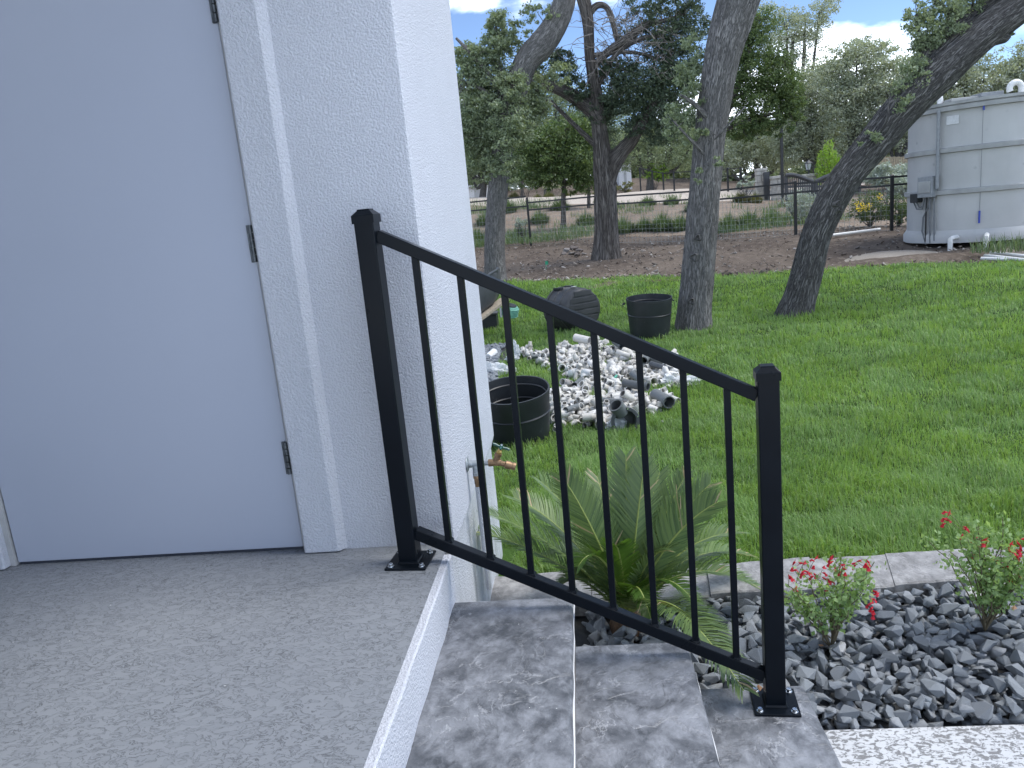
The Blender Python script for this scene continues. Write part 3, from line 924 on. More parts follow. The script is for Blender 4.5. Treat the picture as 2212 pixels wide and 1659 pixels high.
# jittered grid, three passes: a packed base, a top layer, a few loose ones
passes = ((.036, .027, .0), (.037, .029, .0), (.044, .031, .0), (.075, .036, .0))
for sp_, rad, _ in passes:
    pts = []
    for gx in np.arange(NX[0], 3.4, sp_):
        for gy in np.arange(1.4, 3.0, sp_):
            x = gx + r_.uniform(-.5, .5) * sp_; y = gy + r_.uniform(-.5, .5) * sp_
            if inside_bed(x, y): pts.append((x, y))
    r_.shuffle(pts)
    for x, y in pts:
        s_ = rad * r_.choice([r_.uniform(.6, .95), r_.uniform(.9, 1.45)])
        if x > 2.6: s_ *= 1.15
        i0, j0 = int((x - HX0) / HR), int((y - HY0) / HR); k = max(1, int(s_ * .62 / HR))
        sub = H[i0 - k:i0 + k + 1, j0 - k:j0 + k + 1]
        if sub.size == 0: continue
        base = np.percentile(sub, 60)
        z = base + s_ * .30
        if z > GZ + .05: continue
        stones.append([x, y, z, s_, r_.integers(26), r_.uniform(-.5, .5), r_.uniform(-.5, .5), r_.uniform(0, 6.28)])
        k2 = max(1, int(s_ * .8 / HR))
        ii, jj = np.mgrid[-k2:k2 + 1, -k2:k2 + 1] * HR
        dome = z + s_ * .5 * np.sqrt(np.clip(1 - (ii ** 2 + jj ** 2) / (s_ * .85) ** 2, 0, 1)) - s_ * .1
        m_ = (ii ** 2 + jj ** 2) < (s_ * .85) ** 2
        sub = H[i0 - k2:i0 + k2 + 1, j0 - k2:j0 + k2 + 1]
        if sub.shape == m_.shape: np.maximum(sub, np.where(m_, dome, -9), out=sub)
stones = np.array(stones)
# how large each shows: size over distance, top ones first, in view
def proj(P):
    c = (np.asarray(P) - [0, 0, EYE]) @ R      # rows: world -> cam
    return c[..., 0] / c[..., 2] * FPX + PCX, c[..., 1] / c[..., 2] * FPX + PCY
su, sv = proj(stones[:, :3])
i0 = ((stones[:, 0] - HX0) / HR).astype(int); j0 = ((stones[:, 1] - HY0) / HR).astype(int)
vis = stones[:, 2] + stones[:, 3] * .5 - H[i0, j0]
show = stones[:, 3] / stones[:, 1] * 40 + np.clip(vis, -.03, 0) * 40
show[(su < 1180) | (su > 2230) | (sv > 1600) | (sv < 1240)] = -9
order = np.argsort(-show)
proto = {}
for q in order[:300]:
    x, y, z, s_, k, a, b, c = stones[q]; k = int(k)
    if not ROCKS[k].materials: ROCKS[k].materials.append(MATS['gravel_stone'])
    o = bpy.data.objects.new('stone', ROCKS[k]); COL.objects.link(o); o.parent = gb
    o.location = tuple(np.array([x, y, z]) - LOC[gb.name]); o.rotation_euler = (a, b, c); o.scale = (s_, s_, s_)
VV, FF, n = [], [], 0
for q in order[300:]:
    x, y, z, s_, k, a, b, c = stones[q]; P, T_ = RV[int(k)]
    VV.append(P * s_ @ eul(a, b, c).T + [x, y, z]); FF.append(T_ + n); n += len(P)
arr_obj('stone_fill', np.concatenate(VV), np.concatenate(FF), 'gravel_fill', gb, 'stuff')
# pale stones lying in the gravel
def rock(name, p, s, mat, label, cat, seed, group=None, scl=(1, 1, .7)):
    me = rock_mesh(seed, .7, 18); me.materials.append(MATS[mat])
    o = bpy.data.objects.new(name, me); COL.objects.link(o)
    o.location = tuple(p); o.scale = (s * scl[0], s * scl[1], s * scl[2]); o.rotation_euler = (.1, .2, seed * 1.3)
    return tag(o, label, cat, group)
for (u, v, s, lab, sd_) in ((1810, 1402, .036, 'white broken stone at the foot of the nearer red flowered plant', 201),
                            (2112, 1286, .046, 'pale grey stone in the gravel near the edging', 202),
                            (2170, 1260, .024, 'small whitish stone in the gravel behind the far flowering plant', 203)):
    p = onz(u, v, GZ + .045); rock('pale_stone', p, s, 'pale_stone', lab, 'stone', sd_)

# ------------------------------------------------------------------ lawn grass
def blades(px, py_, pz, h, w, lean, az, curl=.5):
    """curved three-level blades; arrays of equal length"""
    n = len(px)
    d = np.stack([np.cos(az), np.sin(az), np.zeros(n)], 1)
    s = np.stack([-np.sin(az), np.cos(az), np.zeros(n)], 1)
    P = np.stack([px, py_, pz], 1)
    up = np.array([0, 0, 1.])
    mid = P + d * (lean * h * .35)[:, None] + up * (h * .62 * np.sqrt(np.clip(1 - (lean * .5) ** 2, .2, 1)))[:, None]
    tip = P + d * (lean * h * .95)[:, None] + up * (h * np.sqrt(np.clip(1 - lean ** 2, .08, 1)))[:, None]
    V = np.stack([P - s * w[:, None] * .5, P + s * w[:, None] * .5, mid + s * w[:, None] * .42, mid - s * w[:, None] * .42, tip], 1).reshape(-1, 3)
    k = np.arange(n)[:, None] * 5
    F = np.concatenate([k + [0, 1, 2], k + [0, 2, 3], k + [3, 2, 4]], 0)
    return V, F
r_ = np.random.default_rng(5)
n = 330000
rr = np.exp(r_.uniform(math.log(2.55), math.log(16.0), n)); th = r_.uniform(math.radians(-16), math.radians(45), n)
gx, gy = rr * np.sin(th), rr * np.cos(th)
ok = (gy > edge_y(gx) + .015 + .03 * r_.random(n)) & (gy < lawn_far(gx) + .12 * r_.normal(size=n)) & (gx > lawn_left(gy)) 
gx, gy, rr = gx[ok], gy[ok], rr[ok]; n = len(gx)
tuft = vnoise(gx * 4.5, gy * 4.5) * .6 + vnoise(gx * 11 + 5, gy * 11) * .4
tuft = np.clip((tuft - .5) * 1.7 + .5, 0, 1)
h = (.030 + .060 * tuft) * r_.uniform(.6, 1.25, n) * np.interp(rr, [2.5, 14], [1.0, 1.15])
w = np.maximum(.0030, .00072 * rr) * r_.uniform(.7, 1.3, n)
clump_az = vnoise(gx * 2.2 + 9, gy * 2.2) * 9.0
az = clump_az + r_.normal(0, 1.3, n)
V, F = blades(gx, gy, ter(gx, gy) + .008, h, w, np.clip(r_.normal(.55, .25, n), 0, .97), az)
tag(arr_obj('lawn_grass', V, F, 'grass_blade', kind='stuff'), 'green blades of grass covering the lawn', 'grass')

# ------------------------------------------------------------------ tubs on the lawn
def bucket(p, rt, rb, hh, label, lean=(0, 0), seed=1, spout=None):
    t = thing('nursery_tub', label, 'tub', p, 'round black tubs on the lawn')
    wob = lambda a, z: 1 + .022 * np.sin(2 * a + seed) * (z / hh) + .010 * np.sin(5 * a + seed * 2) * (z / hh) + (0 if spout is None else .05 * (z / hh) ** 3 * np.exp(-((np.angle(np.exp(1j * (a - spout)))) / .22) ** 2))
    ax = unit((lean[0], lean[1], 1))
    n = 64
    pr = [(0.0, .004), (rb * .96, .004), (rb, .012)]
    for k in range(1, 9): pr.append((rb + (rt - rb) * k / 9, hh * k / 9))
    pr += [(rt * .985, hh * .93), (rt * .985, hh * .955), (rt * 1.0, hh * .96), (rt * 1.0, hh), (rt * .955, hh), (rt * .95, hh * .96)]
    for k in range(8, 0, -1): pr.append((rb + (rt - rb) * k / 9 - .012, hh * k / 9))
    pr += [(rb * .94, .02), (0.0, .02)]
    obj('shell', MB().lathe(pr, n, p, ax, wob), 'bucket_plastic', t, smooth=True, sharp=50)
    for z in (.86, .62):
        r0 = rb + (rt - rb) * z
        obj('rib', MB().lathe([(r0 - .016, hh * z - .006), (r0 - .0215, hh * z), (r0 - .016, hh * z + .006)], n, p, ax, wob), 'bin_plastic', t, smooth=True)
        if z < .8: obj('rib', MB().lathe([(r0 + .001, hh * z - .008), (r0 + .007, hh * z), (r0 + .001, hh * z + .008)], n, p, ax, wob), 'bucket_plastic', t, smooth=True)
    x = np.array([1., 0, 0])
    for sgn in (-1, 1):
        c = np.asarray(p) + x * sgn * (rt * .99) + np.array([0, -.02, hh * .93])
        P = [c + np.array([0, -.05, -.01]), c + np.array([sgn * .02, -.04, -.02]), c + np.array([sgn * .025, 0, -.025]), c + np.array([sgn * .02, .04, -.02]), c + np.array([0, .05, -.01])]
        obj('handle', MB().tube(P, .007, 8), 'bucket_plastic', t, smooth=True)
    return t
q1 = onter(1122, 950); bucket(q1 - [0, 0, .02], 0.258, .21, .40, 'nearest black round tub, standing on the lawn beside the white wall', (-.02, -.15), 1.0)
q2 = onter(1404, 732); bucket(q2, .262, .215, .47, 'black round tub standing against the upright oak trunk', (.03, -.06), 2.4, -.7)
# third tub lies on its side, base towards the viewer
q3 = onter(1250, 716)
lb = thing('tipped_bin', 'dark ribbed bin lying on its side on the lawn', 'bin', q3)
ax3 = unit((.62, -.78, .05)); rr3 = .29
o3 = q3 + np.array([0, .1, rr3 * .93])
wob3 = lambda a, h: 1 + .03 * np.cos(2 * a) + .015 * np.cos(4 * a)
pr = [(rr3 * 1.03, -.30), (rr3 * 1.03, -.27), (rr3 * .99, -.268), (rr3 * .985, -.17), (rr3 * 1.0, -.165), (rr3 * 1.0, -.145), (rr3 * .98, -.14), (rr3 * .975, -.03), (rr3 * .985, -.025), (rr3 * .985, -.005), (rr3 * .955, .0), (rr3 * .94, .10), (rr3 * .90, .135), (rr3 * .84, .15), (0, .152)]
obj('shell', MB().lathe(pr, 56, o3, ax3, wob3), 'bin_plastic', lb, smooth=True, sharp=40)
X3, Y3, Z3 = frame(ax3)
zz3 = unit(np.array([0, 0, 1.]) - ax3 * ax3[2]); xx3 = np.cross(zz3, ax3)
for k in range(6):
    zc = -.20 + k * .08
    hw = math.sqrt(max(.001, (rr3 * .84) ** 2 - zc ** 2)) * .99
    obj('base_plank', MB().box(o3 + ax3 * .148 + zz3 * zc, (hw * 2, .020, .066), (xx3, ax3, zz3)), 'bin_plastic', lb, bevel=.008)
for a0 in (-.35, .25):
    c = o3 + zz3 * (rr3 * 1.0) * math.cos(a0) + xx3 * rr3 * math.sin(a0)
    obj('latch', MB().box(c - ax3 * .22, (.05, .16, .035), (xx3, ax3, zz3)), 'bucket_plastic', lb, bevel=.006)
obj('sticker', MB().box(o3 + zz3 * rr3 * .972 * math.cos(.12) - xx3 * rr3 * .12 + ax3 * .03 + zz3 * .012, (.06, .05, .004), (xx3, ax3, zz3)), 'paper', lb)

# ------------------------------------------------------------------ left of the lawn, along the house
gs = thing('side_gravel', 'dark grey gravel strip along the foot of the house', 'gravel', (-1.2, 7.0, -.62)); gs['kind'] = 'structure'
V, F = strip([(-2.4, 4.4), (-.84, 4.4)], [(-2.4, 8.94), (-.84, 8.94)], 10, 30, .02)
arr_obj('strip_soil', V, F, 'gravel_soil', gs)
VV, FF, n = [], [], 0
r_ = np.random.default_rng(8)
for k in range(2600):
    y = r_.uniform(4.6, 8.9); x = float(lawn_left(np.array(y))) - .02 - r_.exponential(.35)
    if x < -2.3: continue
    s_ = r_.uniform(.018, .045); P, T_ = RV[int(r_.integers(26))]
    VV.append(P * s_ @ eul(r_.uniform(-.5, .5), r_.uniform(-.5, .5), r_.uniform(0, 6.3)).T + [x, y, float(ter(x, y)) + .03 + s_ * .3]); FF.append(T_ + n); n += len(P)
arr_obj('stone_fill', np.concatenate(VV), np.concatenate(FF), 'gravel_fill', gs, 'stuff')
# grey garden cart tub on a plank
yt = 9.6
tb = thing('garden_tub', 'large grey plastic tub resting on a plank beyond the wall', 'tub', at(1045, 700, yt))
pA, pB = at(1000, 712, yt - .5), at(1092, 644, yt + .35)
c0 = at(1042, 668, yt); dx_ = unit((pB - pA))
m = MB(); vv = []
sec = [(-.62, -.02, .30), (-.62, .34, .36), (.34, .36, .36), (.44, .33, .33), (.40, .05, .28), (.33, -.02, .25)]
for s_ in (-1, 1):
    for a, b, w_ in sec: vv.append(c0 + dx_ * a + np.array([0, 0, 1.]) * b + np.array([0, 1., 0]) * w_ * s_)
k = len(sec)
m.add(vv, [tuple(range(k)), tuple(range(2 * k - 1, k - 1, -1))] + [(j, j + k, (j + 1) % k + k, (j + 1) % k) for j in range(k)])
me = m.mesh('tub', LOC[tb.name]); bm = bmesh.new(); bm.from_mesh(me); bmesh.ops.recalc_face_normals(bm, faces=bm.faces); bm.to_mesh(me); bm.free()
obj('shell', me, 'tub_plastic', tb, smooth=True, bevel=.035)
obj('rim', MB().tube([c0 + dx_ * -.62 + np.array([0, -.36, .35]), c0 + dx_ * .36 + np.array([0, -.36, .36]), c0 + dx_ * .46 + np.array([0, 0, .345]), c0 + dx_ * .36 + np.array([0, .36, .36])], .016, 8), 'tub_plastic', tb, smooth=True)
pk = obj('plank', MB().bar(pA + [0, -.1, 0], pB + [0, -.1, 0], .14, .035), 'plank', loc=(pA + pB) / 2, bevel=.003)
tag(pk, 'tilted weathered plank under the grey tub', 'plank')
gq = onter(1062, 716)
cb = thing('cable_reel_box', 'dark box under the plank on the gravel strip', 'box', gq)
obj('case', MB().box(gq + [-.1, .15, .11], (.36, .24, .20)), 'bucket_plastic', cb, bevel=.015)
obj('lid', MB().box(gq + [-.1, .15, .225], (.385, .265, .028)), 'bin_plastic', cb, bevel=.008)
# spool of green twine
gt = at(1102, 672, 9.7)
tw = thing('twine_spool', 'spool of pale green twine beside the grey tub', 'spool', gt)
obj('twine', MB().lathe([(.0, -.07), (.085, -.07), (.10, -.05), (.105, 0), (.10, .05), (.085, .07), (0, .07)], 28, gt, (.3, -.2, 1)), 'green_twine', tw, smooth=True)
for k in range(5):
    obj('coil', MB().lathe([(.100, -.055 + .024 * k), (.109, -.049 + .024 * k), (.100, -.043 + .024 * k)], 28, gt, (.3, -.2, 1)), 'green_twine', tw, smooth=True)
obj('flange', MB().lathe([(0, .075), (.07, .075), (.07, .085), (0, .085)], 20, gt, (.3, -.2, 1)), 'bucket_plastic', tw, smooth=True)
obj('label_card', MB().box(gt + [-.115, -.03, 0], (.02, .07, .12)), 'paper', tw)

# crumpled bags: folded sheets with thickness in the pinched form
def bag(name, p, lobes, label, seed, mat='bag'):
    r = np.random.default_rng(seed)
    bm = bmesh.new()
    for (dx, dy, dz, sx, sy, sz) in lobes:
        res = bmesh.ops.create_icosphere(bm, subdivisions=3, radius=1.0)
        ph = r.uniform(0, 6, 6)
        for v in res['verts']:
            c = v.co.copy()
            k = 1 + .18 * math.sin(5 * c.x + ph[0]) * math.sin(4 * c.y + ph[1]) + .14 * math.sin(9 * c.z + ph[2] + 3 * c.x) + r.normal(0, .05)
            v.co = Vector((dx + c.x * sx * k, dy + c.y * sy * k, max(-.02, dz + c.z * sz * k)))
    me = bpy.data.meshes.new(name); bm.to_mesh(me); bm.free()
    me.materials.append(MATS[mat])
    o = bpy.data.objects.new(name, me); COL.objects.link(o); o.location = tuple(p)
    return tag(o, label, 'bag')
p = onter(1108, 782); bag('plastic_bag', p, [(0, 0, .03, .07, .06, .05), (.02, 0, .09, .045, .02, .08), (.055, .02, .10, .03, .015, .07), (.035, -.01, .17, .022, .012, .06)], 'translucent plastic bag standing up beside the heap of fittings', 3)
p = onter(1078, 812); bag('plastic_bag', p, [(0, 0, .05, .10, .07, .07), (-.08, 0, .05, .06, .05, .09), (.09, .02, .03, .09, .06, .05)], 'crumpled white plastic bag behind the nearest tub', 4)
p = onter(1334, 928); bag('plastic_bag', p + [0, -.05, 0], [(0, 0, .05, .06, .04, .075), (-.02, .02, .02, .07, .05, .05)], 'whitish bag beside the black flanged fitting', 5)
p = onter(1462, 838); bag('plastic_bag', p, [(0, 0, .05, .10, .07, .05), (.10, .03, .04, .10, .06, .045), (-.06, 0, .07, .06, .05, .05)], 'clear plastic bag at the right edge of the upper heap', 6)
# cup on the gravel strip
p = onter(1063, 776)
cu = thing('plastic_cup', 'white plastic cup lying on the side gravel strip', 'cup', p)
d_ = unit((.35, .9, .12)); cc = p + np.array([0, -.05, .055])
obj('body', MB().lathe([(.0, -.075), (.036, -.075), (.038, -.06), (.043, .05), (.047, .075), (.044, .075), (.04, .05), (.034, -.065), (0, -.065)], 20, cc, d_), 'pipe_white', cu, smooth=True)
obj('rim', MB().lathe([(.046, .07), (.05, .074), (.046, .078)], 20, cc, d_), 'pipe_white', cu, smooth=True)

# ------------------------------------------------------------------ heap of plastic pipe fittings
def hollow(mb, a, b, ro, ri, n=12):
    a = np.asarray(a, float); b = np.asarray(b, float); L_ = np.linalg.norm(b - a)
    mb.lathe([(ro, 0), (ro, L_), (ri, L_), (ri, 0)], n, a, b - a, closed=True)
FIT = []
def fit(fn):
    m = MB(); fn(m); m.V = [a * 1.1 for a in m.V]; me = m.mesh('fitting'); finish(me, True, 0, 40); me.materials.append(MATS['pvc_white']); FIT.append(me)
def coupling(L_, ro):
    def f(m):
        hollow(m, (-L_ / 2, 0, 0), (L_ / 2, 0, 0), ro, ro * .82)
        m.lathe([(ro, -.004), (ro * 1.04, 0), (ro, .004)], 12, (0, 0, 0), (1, 0, 0))
    return f
def elbow(L_, ro):
    def f(m):
        hollow(m, (ro * .2, 0, 0), (L_, 0, 0), ro, ro * .8, 10); hollow(m, (0, ro * .2, 0), (0, L_, 0), ro, ro * .8, 10)
        m.tube([(ro * .6, 0, 0), (ro * .15, ro * .15, 0), (0, ro * .6, 0)], [ro * .96] * 3, 10)
    return f
def tee(L_, ro):
    def f(m):
        hollow(m, (-L_, 0, 0), (L_, 0, 0), ro, ro * .8, 10); hollow(m, (0, ro * .75, 0), (0, L_, 0), ro, ro * .8, 10)
    return f
def capf(L_, ro):
    def f(m):
        m.lathe([(0, L_), (ro * .8, L_), (ro, L_ * .85), (ro, 0), (ro * .84, 0), (ro * .84, L_ * .7), (0, L_ * .7)], 12)
    return f
def reducer(L_, ro):
    def f(m):
        m.lathe([(ro, 0), (ro, L_ * .45), (ro * .68, L_ * .6), (ro * .68, L_), (ro * .54, L_), (ro * .54, L_ * .55), (ro * .84, L_ * .4), (ro * .84, 0)], 12, closed=True)
    return f
for a in ((coupling, .06, .021), (coupling, .075, .028), (elbow, .05, .02), (elbow, .065, .027), (tee, .05, .02), (tee, .062, .026), (capf, .035, .024), (reducer, .06, .026),
          (coupling, .12, .020), (elbow, .045, .017), (coupling, .045, .017), (tee, .04, .016), (coupling, .09, .036)):
    fit(a[0](a[1], a[2]))
NW = len(FIT)
def inpoly(u, v, P):
    c = False; j = len(P) - 1
    for i in range(len(P)):
        if (P[i][1] > v) != (P[j][1] > v) and u < (P[j][0] - P[i][0]) * (v - P[i][1]) / (P[j][1] - P[i][1]) + P[i][0]: c = not c
        j = i
    return c
HEAP1 = [(1122, 772), (1160, 765), (1215, 752), (1290, 748), (1350, 755), (1400, 772), (1450, 786), (1482, 804), (1486, 838), (1450, 850), (1400, 838), (1350, 845), (1290, 842), (1235, 826), (1190, 800), (1150, 790)]
HEAP2 = [(1196, 846), (1240, 846), (1300, 852), (1345, 850), (1400, 868), (1440, 872), (1446, 892), (1400, 905), (1350, 918), (1330, 930), (1270, 930), (1235, 925), (1210, 938), (1190, 915), (1185, 880)]
r_ = np.random.default_rng(11)
GY = .02
hx0, hy0 = -1.2, 4.0
HH = np.zeros((int(3.6 / GY), int(6.0 / GY)))
fits = []
def heap_pts(poly, n):
    us = [p_[0] for p_ in poly]; vs_ = [p_[1] for p_ in poly]; out_ = []
    while len(out_) < n:
        u, v = r_.uniform(min(us), max(us)), r_.uniform(min(vs_), max(vs_))
        if inpoly(u, v, poly): out_.append(onter(u, v))
    return out_
pts = heap_pts(HEAP1, 600) + heap_pts(HEAP2, 380)
r_.shuffle(pts)
for P in pts:
    x, y, z = P
    i0, j0 = int((x - hx0) / GY), int((y - hy0) / GY)
    hh = HH[i0 - 1:i0 + 2, j0 - 1:j0 + 2]
    k = int(r_.choice(NW, p=np.array([12, 8, 14, 9, 12, 7, 6, 7, 6, 12, 12, 9, 4]) / 118))
    rad = 1.2 * [.021, .028, .02, .027, .02, .026, .02, .026, .02, .017, .017, .016, .036][k]
    base = float(np.percentile(hh, 55))
    if base > .09: continue
    fits.append((x, y, z + .02 + base + rad * .7, k, r_.normal(0, .45), r_.normal(0, .45), r_.uniform(0, 6.28)))
    HH[i0 - 1:i0 + 2, j0 - 1:j0 + 2] = np.maximum(hh, base + rad * 1.1)
fits = np.array(fits)
top = fits[:, 2] - ter(fits[:, 0], fits[:, 1]) - HH[((fits[:, 0] - hx0) / GY).astype(int), ((fits[:, 1] - hy0) / GY).astype(int)]
order = np.argsort(-(top * 20 + 6 / fits[:, 1]))
for q in order[:295]:
    x, y, z, k, a, b, c = fits[q]
    o = bpy.data.objects.new('pipe_fitting', FIT[int(k)]); COL.objects.link(o)
    o.location = (x, y, z); o.rotation_euler = (a, b, c)
    sh_ = ['straight coupling', 'wide coupling', 'small elbow', 'larger elbow', 'small tee', 'larger tee', 'end cap', 'stepped reducer', 'long sleeve', 'thin elbow', 'narrow coupling', 'thin tee', 'thick short sleeve'][int(k)]
    hp_ = 'upper' if y > 5.75 else 'lower'
    tag(o, 'white plastic %s lying in the %s heap of pipe fittings' % (sh_, hp_), 'fitting', 'white %ss in the %s heap' % (sh_, hp_))
VV, FF, n = [], [], 0
FV = []
for me in FIT:
    a = np.empty(len(me.vertices) * 3); me.vertices.foreach_get('co', a)
    me.calc_loop_triangles(); t_ = np.empty(len(me.loop_triangles) * 3, np.int32); me.loop_triangles.foreach_get('vertices', t_)
    FV.append((a.reshape(-1, 3), t_.reshape(-1, 3)))
for q in order[295:]:
    x, y, z, k, a, b, c = fits[q]; P, T_ = FV[int(k)]
    VV.append(P @ eul(a, b, c).T + [x, y, z]); FF.append(T_ + n); n += len(P)
tag(arr_obj('fitting_fill', np.concatenate(VV), np.concatenate(FF), 'pvc_white', kind='stuff'), 'white plastic pipe fittings buried deeper in the heap', 'fittings')
# grey and black pieces one can pick out
def pipe(name, ua, va, ub, vb, ro, lift, mat, label, cat='pipe'):
    A = onter(ua, va) + [0, 0, lift + .05]; B = onter(ub, vb) + [0, 0, lift * .8 + .05]
    m = MB(); hollow(m, A, B, ro, ro * .84, 16)
    o = obj(name, m, mat, loc=(A + B) / 2, smooth=True); return tag(o, label, cat)
pipe('pipe_offcut', 1393, 815, 1412, 790, .032, .10, 'pvc_grey', 'grey pipe offcut leaning in the right of the upper heap')
pipe('pipe_offcut', 1404, 806, 1446, 812, .028, .08, 'pvc_grey', 'grey pipe offcut lying level at the right of the upper heap')
pipe('pipe_offcut', 1408, 815, 1452, 826, .026, .07, 'pvc_grey', 'darker grey pipe lying under the leaning grey offcut')
pipe('pipe_offcut', 1350, 868, 1402, 872, .034, .10, 'pvc_grey', 'grey pipe behind the flanged fitting in the lower heap')
pipe('pipe_offcut', 1286, 903, 1340, 905, .026, .09, 'pvc_grey', 'short dark grey pipe in the middle of the lower heap')
pipe('pipe_offcut', 1418, 884, 1447, 898, .046, .06, 'pvc_grey', 'dark grey pipe end at the right tip of the lower heap')
pipe('pipe_offcut', 1225, 925, 1262, 908, .022, .08, 'pvc_grey', 'thin dark pipe poking out at the left of the lower heap')
pipe('pipe_offcut', 1150, 792, 1190, 788, .022, .05, 'pvc_grey', 'dark grey pipe at the left tip of the upper heap')
pipe('pipe_offcut', 1368, 838, 1386, 850, .030, .07, 'pvc_grey', 'grey elbowed pipe between the two heaps')
pipe('pipe_offcut', 1258, 846, 1243, 856, .026, .05, 'pvc_grey', 'grey pipe half in the grass between the heaps')
pipe('pipe_offcut', 1330, 775, 1346, 782, .034, .13, 'pvc_grey', 'stubby black pipe on top of the upper heap')
pipe('pipe_offcut', 1245, 770, 1276, 772, .042, .15, 'pvc_white', 'thick clean white pipe on top of the upper heap')
pipe('pipe_offcut', 1452, 872, 1466, 878, .022, -.01, 'pvc_white', 'lone white fitting in the grass right of the lower heap')
p = onter(1527, 832); rock('litter_scrap', p + [0, 0, .035], .035, 'pale_stone', 'small white scrap in the grass right of the heaps', 'scrap', 301)
p = onter(1432, 916); rock('litter_scrap', p + [0, 0, .02], .02, 'pale_stone', 'tiny white scrap in the grass below the lower heap', 'scrap', 302)
# black reducer tee with a flange at the front of the heap
p = onter(1352, 936)
ff_ = thing('flanged_fitting', 'black flanged pipe fitting at the front of the lower heap', 'fitting', p)
o_ = p + np.array([0, 0, .085])
d1 = unit((.1, -1, .08)); x1, y1, z1 = frame(d1)
m = MB(); m.lathe([(.080, -.10), (.080, .0), (.095, .0), (.098, .004), (.098, .022), (.095, .026), (.074, .026), (.074, -.08), (0, -.08)], 28, o_, d1)
obj('barrel', m, 'pvc_grey', ff_, smooth=True)
m = MB(); a_ = o_ + np.array([-.02, .02, .05]); hollow(m, a_, a_ + unit((-.45, -.45, .8)) * .085, .052, .042, 20)
br = obj('branch', m, 'pvc_grey', ff_, smooth=True)
for k in range(6):
    t_ = k * math.pi / 3 + .3; c = o_ + d1 * .027 + x1 * .086 * math.cos(t_) + y1 * .086 * math.sin(t_)
    obj('bolt', MB().cyl(c, c + d1 * .006, .006, 8), 'chrome', ff_)
# green strap and spool in the gap
p = onter(1320, 846)
o_ = p + np.array([0, 0, .08])
sp = MB(); sp.tube([o_ + [0, 0, 0], o_ + [.03, 0, .02], o_ + [.06, .02, .05]], [.015, .015, .010], 6); sp.tube([o_ + [-.06, 0, -.03], o_ + [-.02, 0, -.02], o_ + [.03, 0, .0]], .012, 6)
tag(obj('strap', sp, 'green_strap', loc=p, smooth=True), 'pale green plastic strap lying between the two heaps', 'strap')

# ------------------------------------------------------------------ hose tap on the side wall
fl = onx(1009, 1003, XE + .002)
hb = thing('hose_tap', 'brass hose tap with a green handle on galvanised pipe, on the side wall', 'tap', fl)
xd = np.array([1., 0, 0]); zd = np.array([0, 0, 1.])
yt_ = fl[1]
s_ = .94
def T(x, z, y=0): return np.array([XE + x, yt_ + y, fl[2] + z])
obj('flange', MB().lathe([(.0, .0), (.034, .0), (.033, .004), (.018, .010), (0, .010)], 28, T(.001, 0), xd), 'galvanised', hb, smooth=True)
m = MB(); m.lathe([(.0145, .008), (.0175, .012), (.0175, .022), (.0155, .024), (.0155, .058), (.0185, .060), (.0185, .076), (.011, .078), (.011, .108)], 20, T(0, 0), xd)
obj('pipe_tee', m, 'galvanised', hb, smooth=True)
m = MB(); m.lathe([(.014, 0), (.0155, .006), (.0155, .034), (.0175, .036), (.0175, .048), (0, .048)], 18, T(.040, -.006), -zd)
obj('tee_leg', m, 'galvanised', hb, smooth=True)
# brass body
m = MB(); m.lathe([(.0, .100), (.0165, .100), (.0165, .122), (.014, .126), (.0165, .140), (.017, .150), (.0125, .160), (0, .16)], 18, T(0, 0), xd)
d2 = unit((1, 0, -.32)); c2 = T(.145, -.002)
m.lathe([(.0, 0), (.0125, 0), (.0125, .030), (.0185, .034), (.0185, .056), (.016, .060), (.016, .064), (.0175, .066), (.0175, .080), (.0135, .080), (.0135, .05), (0, .05)], 20, c2, d2)
d3 = unit((.42, 0, .9)); c3 = T(.133, .004)
m.lathe([(.0, 0), (.014, 0), (.0145, .028), (.0165, .030), (.0165, .042), (0, .042)], 18, c3, d3)
by = obj('valve_body', m, 'brass', hb, smooth=True)
obj('bonnet', MB().lathe([(.0, .042), (.013, .042), (.0135, .052), (.010, .056), (.0085, .066), (0, .066)], 6, c3, d3), 'brass_bright', by, bevel=.001)
hc = c3 + d3 * .074
hx = unit(np.cross(np.array([0, 1., 0]), d3)); 
m = MB()
for sg in (-1, 1):
    m.tube([hc, hc + hx * sg * .014, hc + hx * sg * .026 + d3 * .002, hc + hx * sg * .038 + d3 * .001, hc + hx * sg * .041], [.0075, .0050, .0062, .0062, .003], 10)
hy = np.array([0, 1., 0])
for sg in (-1, 1): m.tube([hc, hc + hy * sg * .013, hc + hy * sg * .026, hc + hy * sg * .036], [.0075, .005, .0062, .004], 10)
m.lathe([(0, -.008), (.009, -.006), (.0095, .006), (0, .008)], 14, hc, d3)
obj('handle', m, 'handle_green', hb, smooth=True)
obj('handle_screw', MB().lathe([(0, .008), (.006, .008), (.005, .012), (0, .0125)], 12, hc, d3), 'chrome', hb, smooth=True)
hb.scale = (.72, .72, .72)
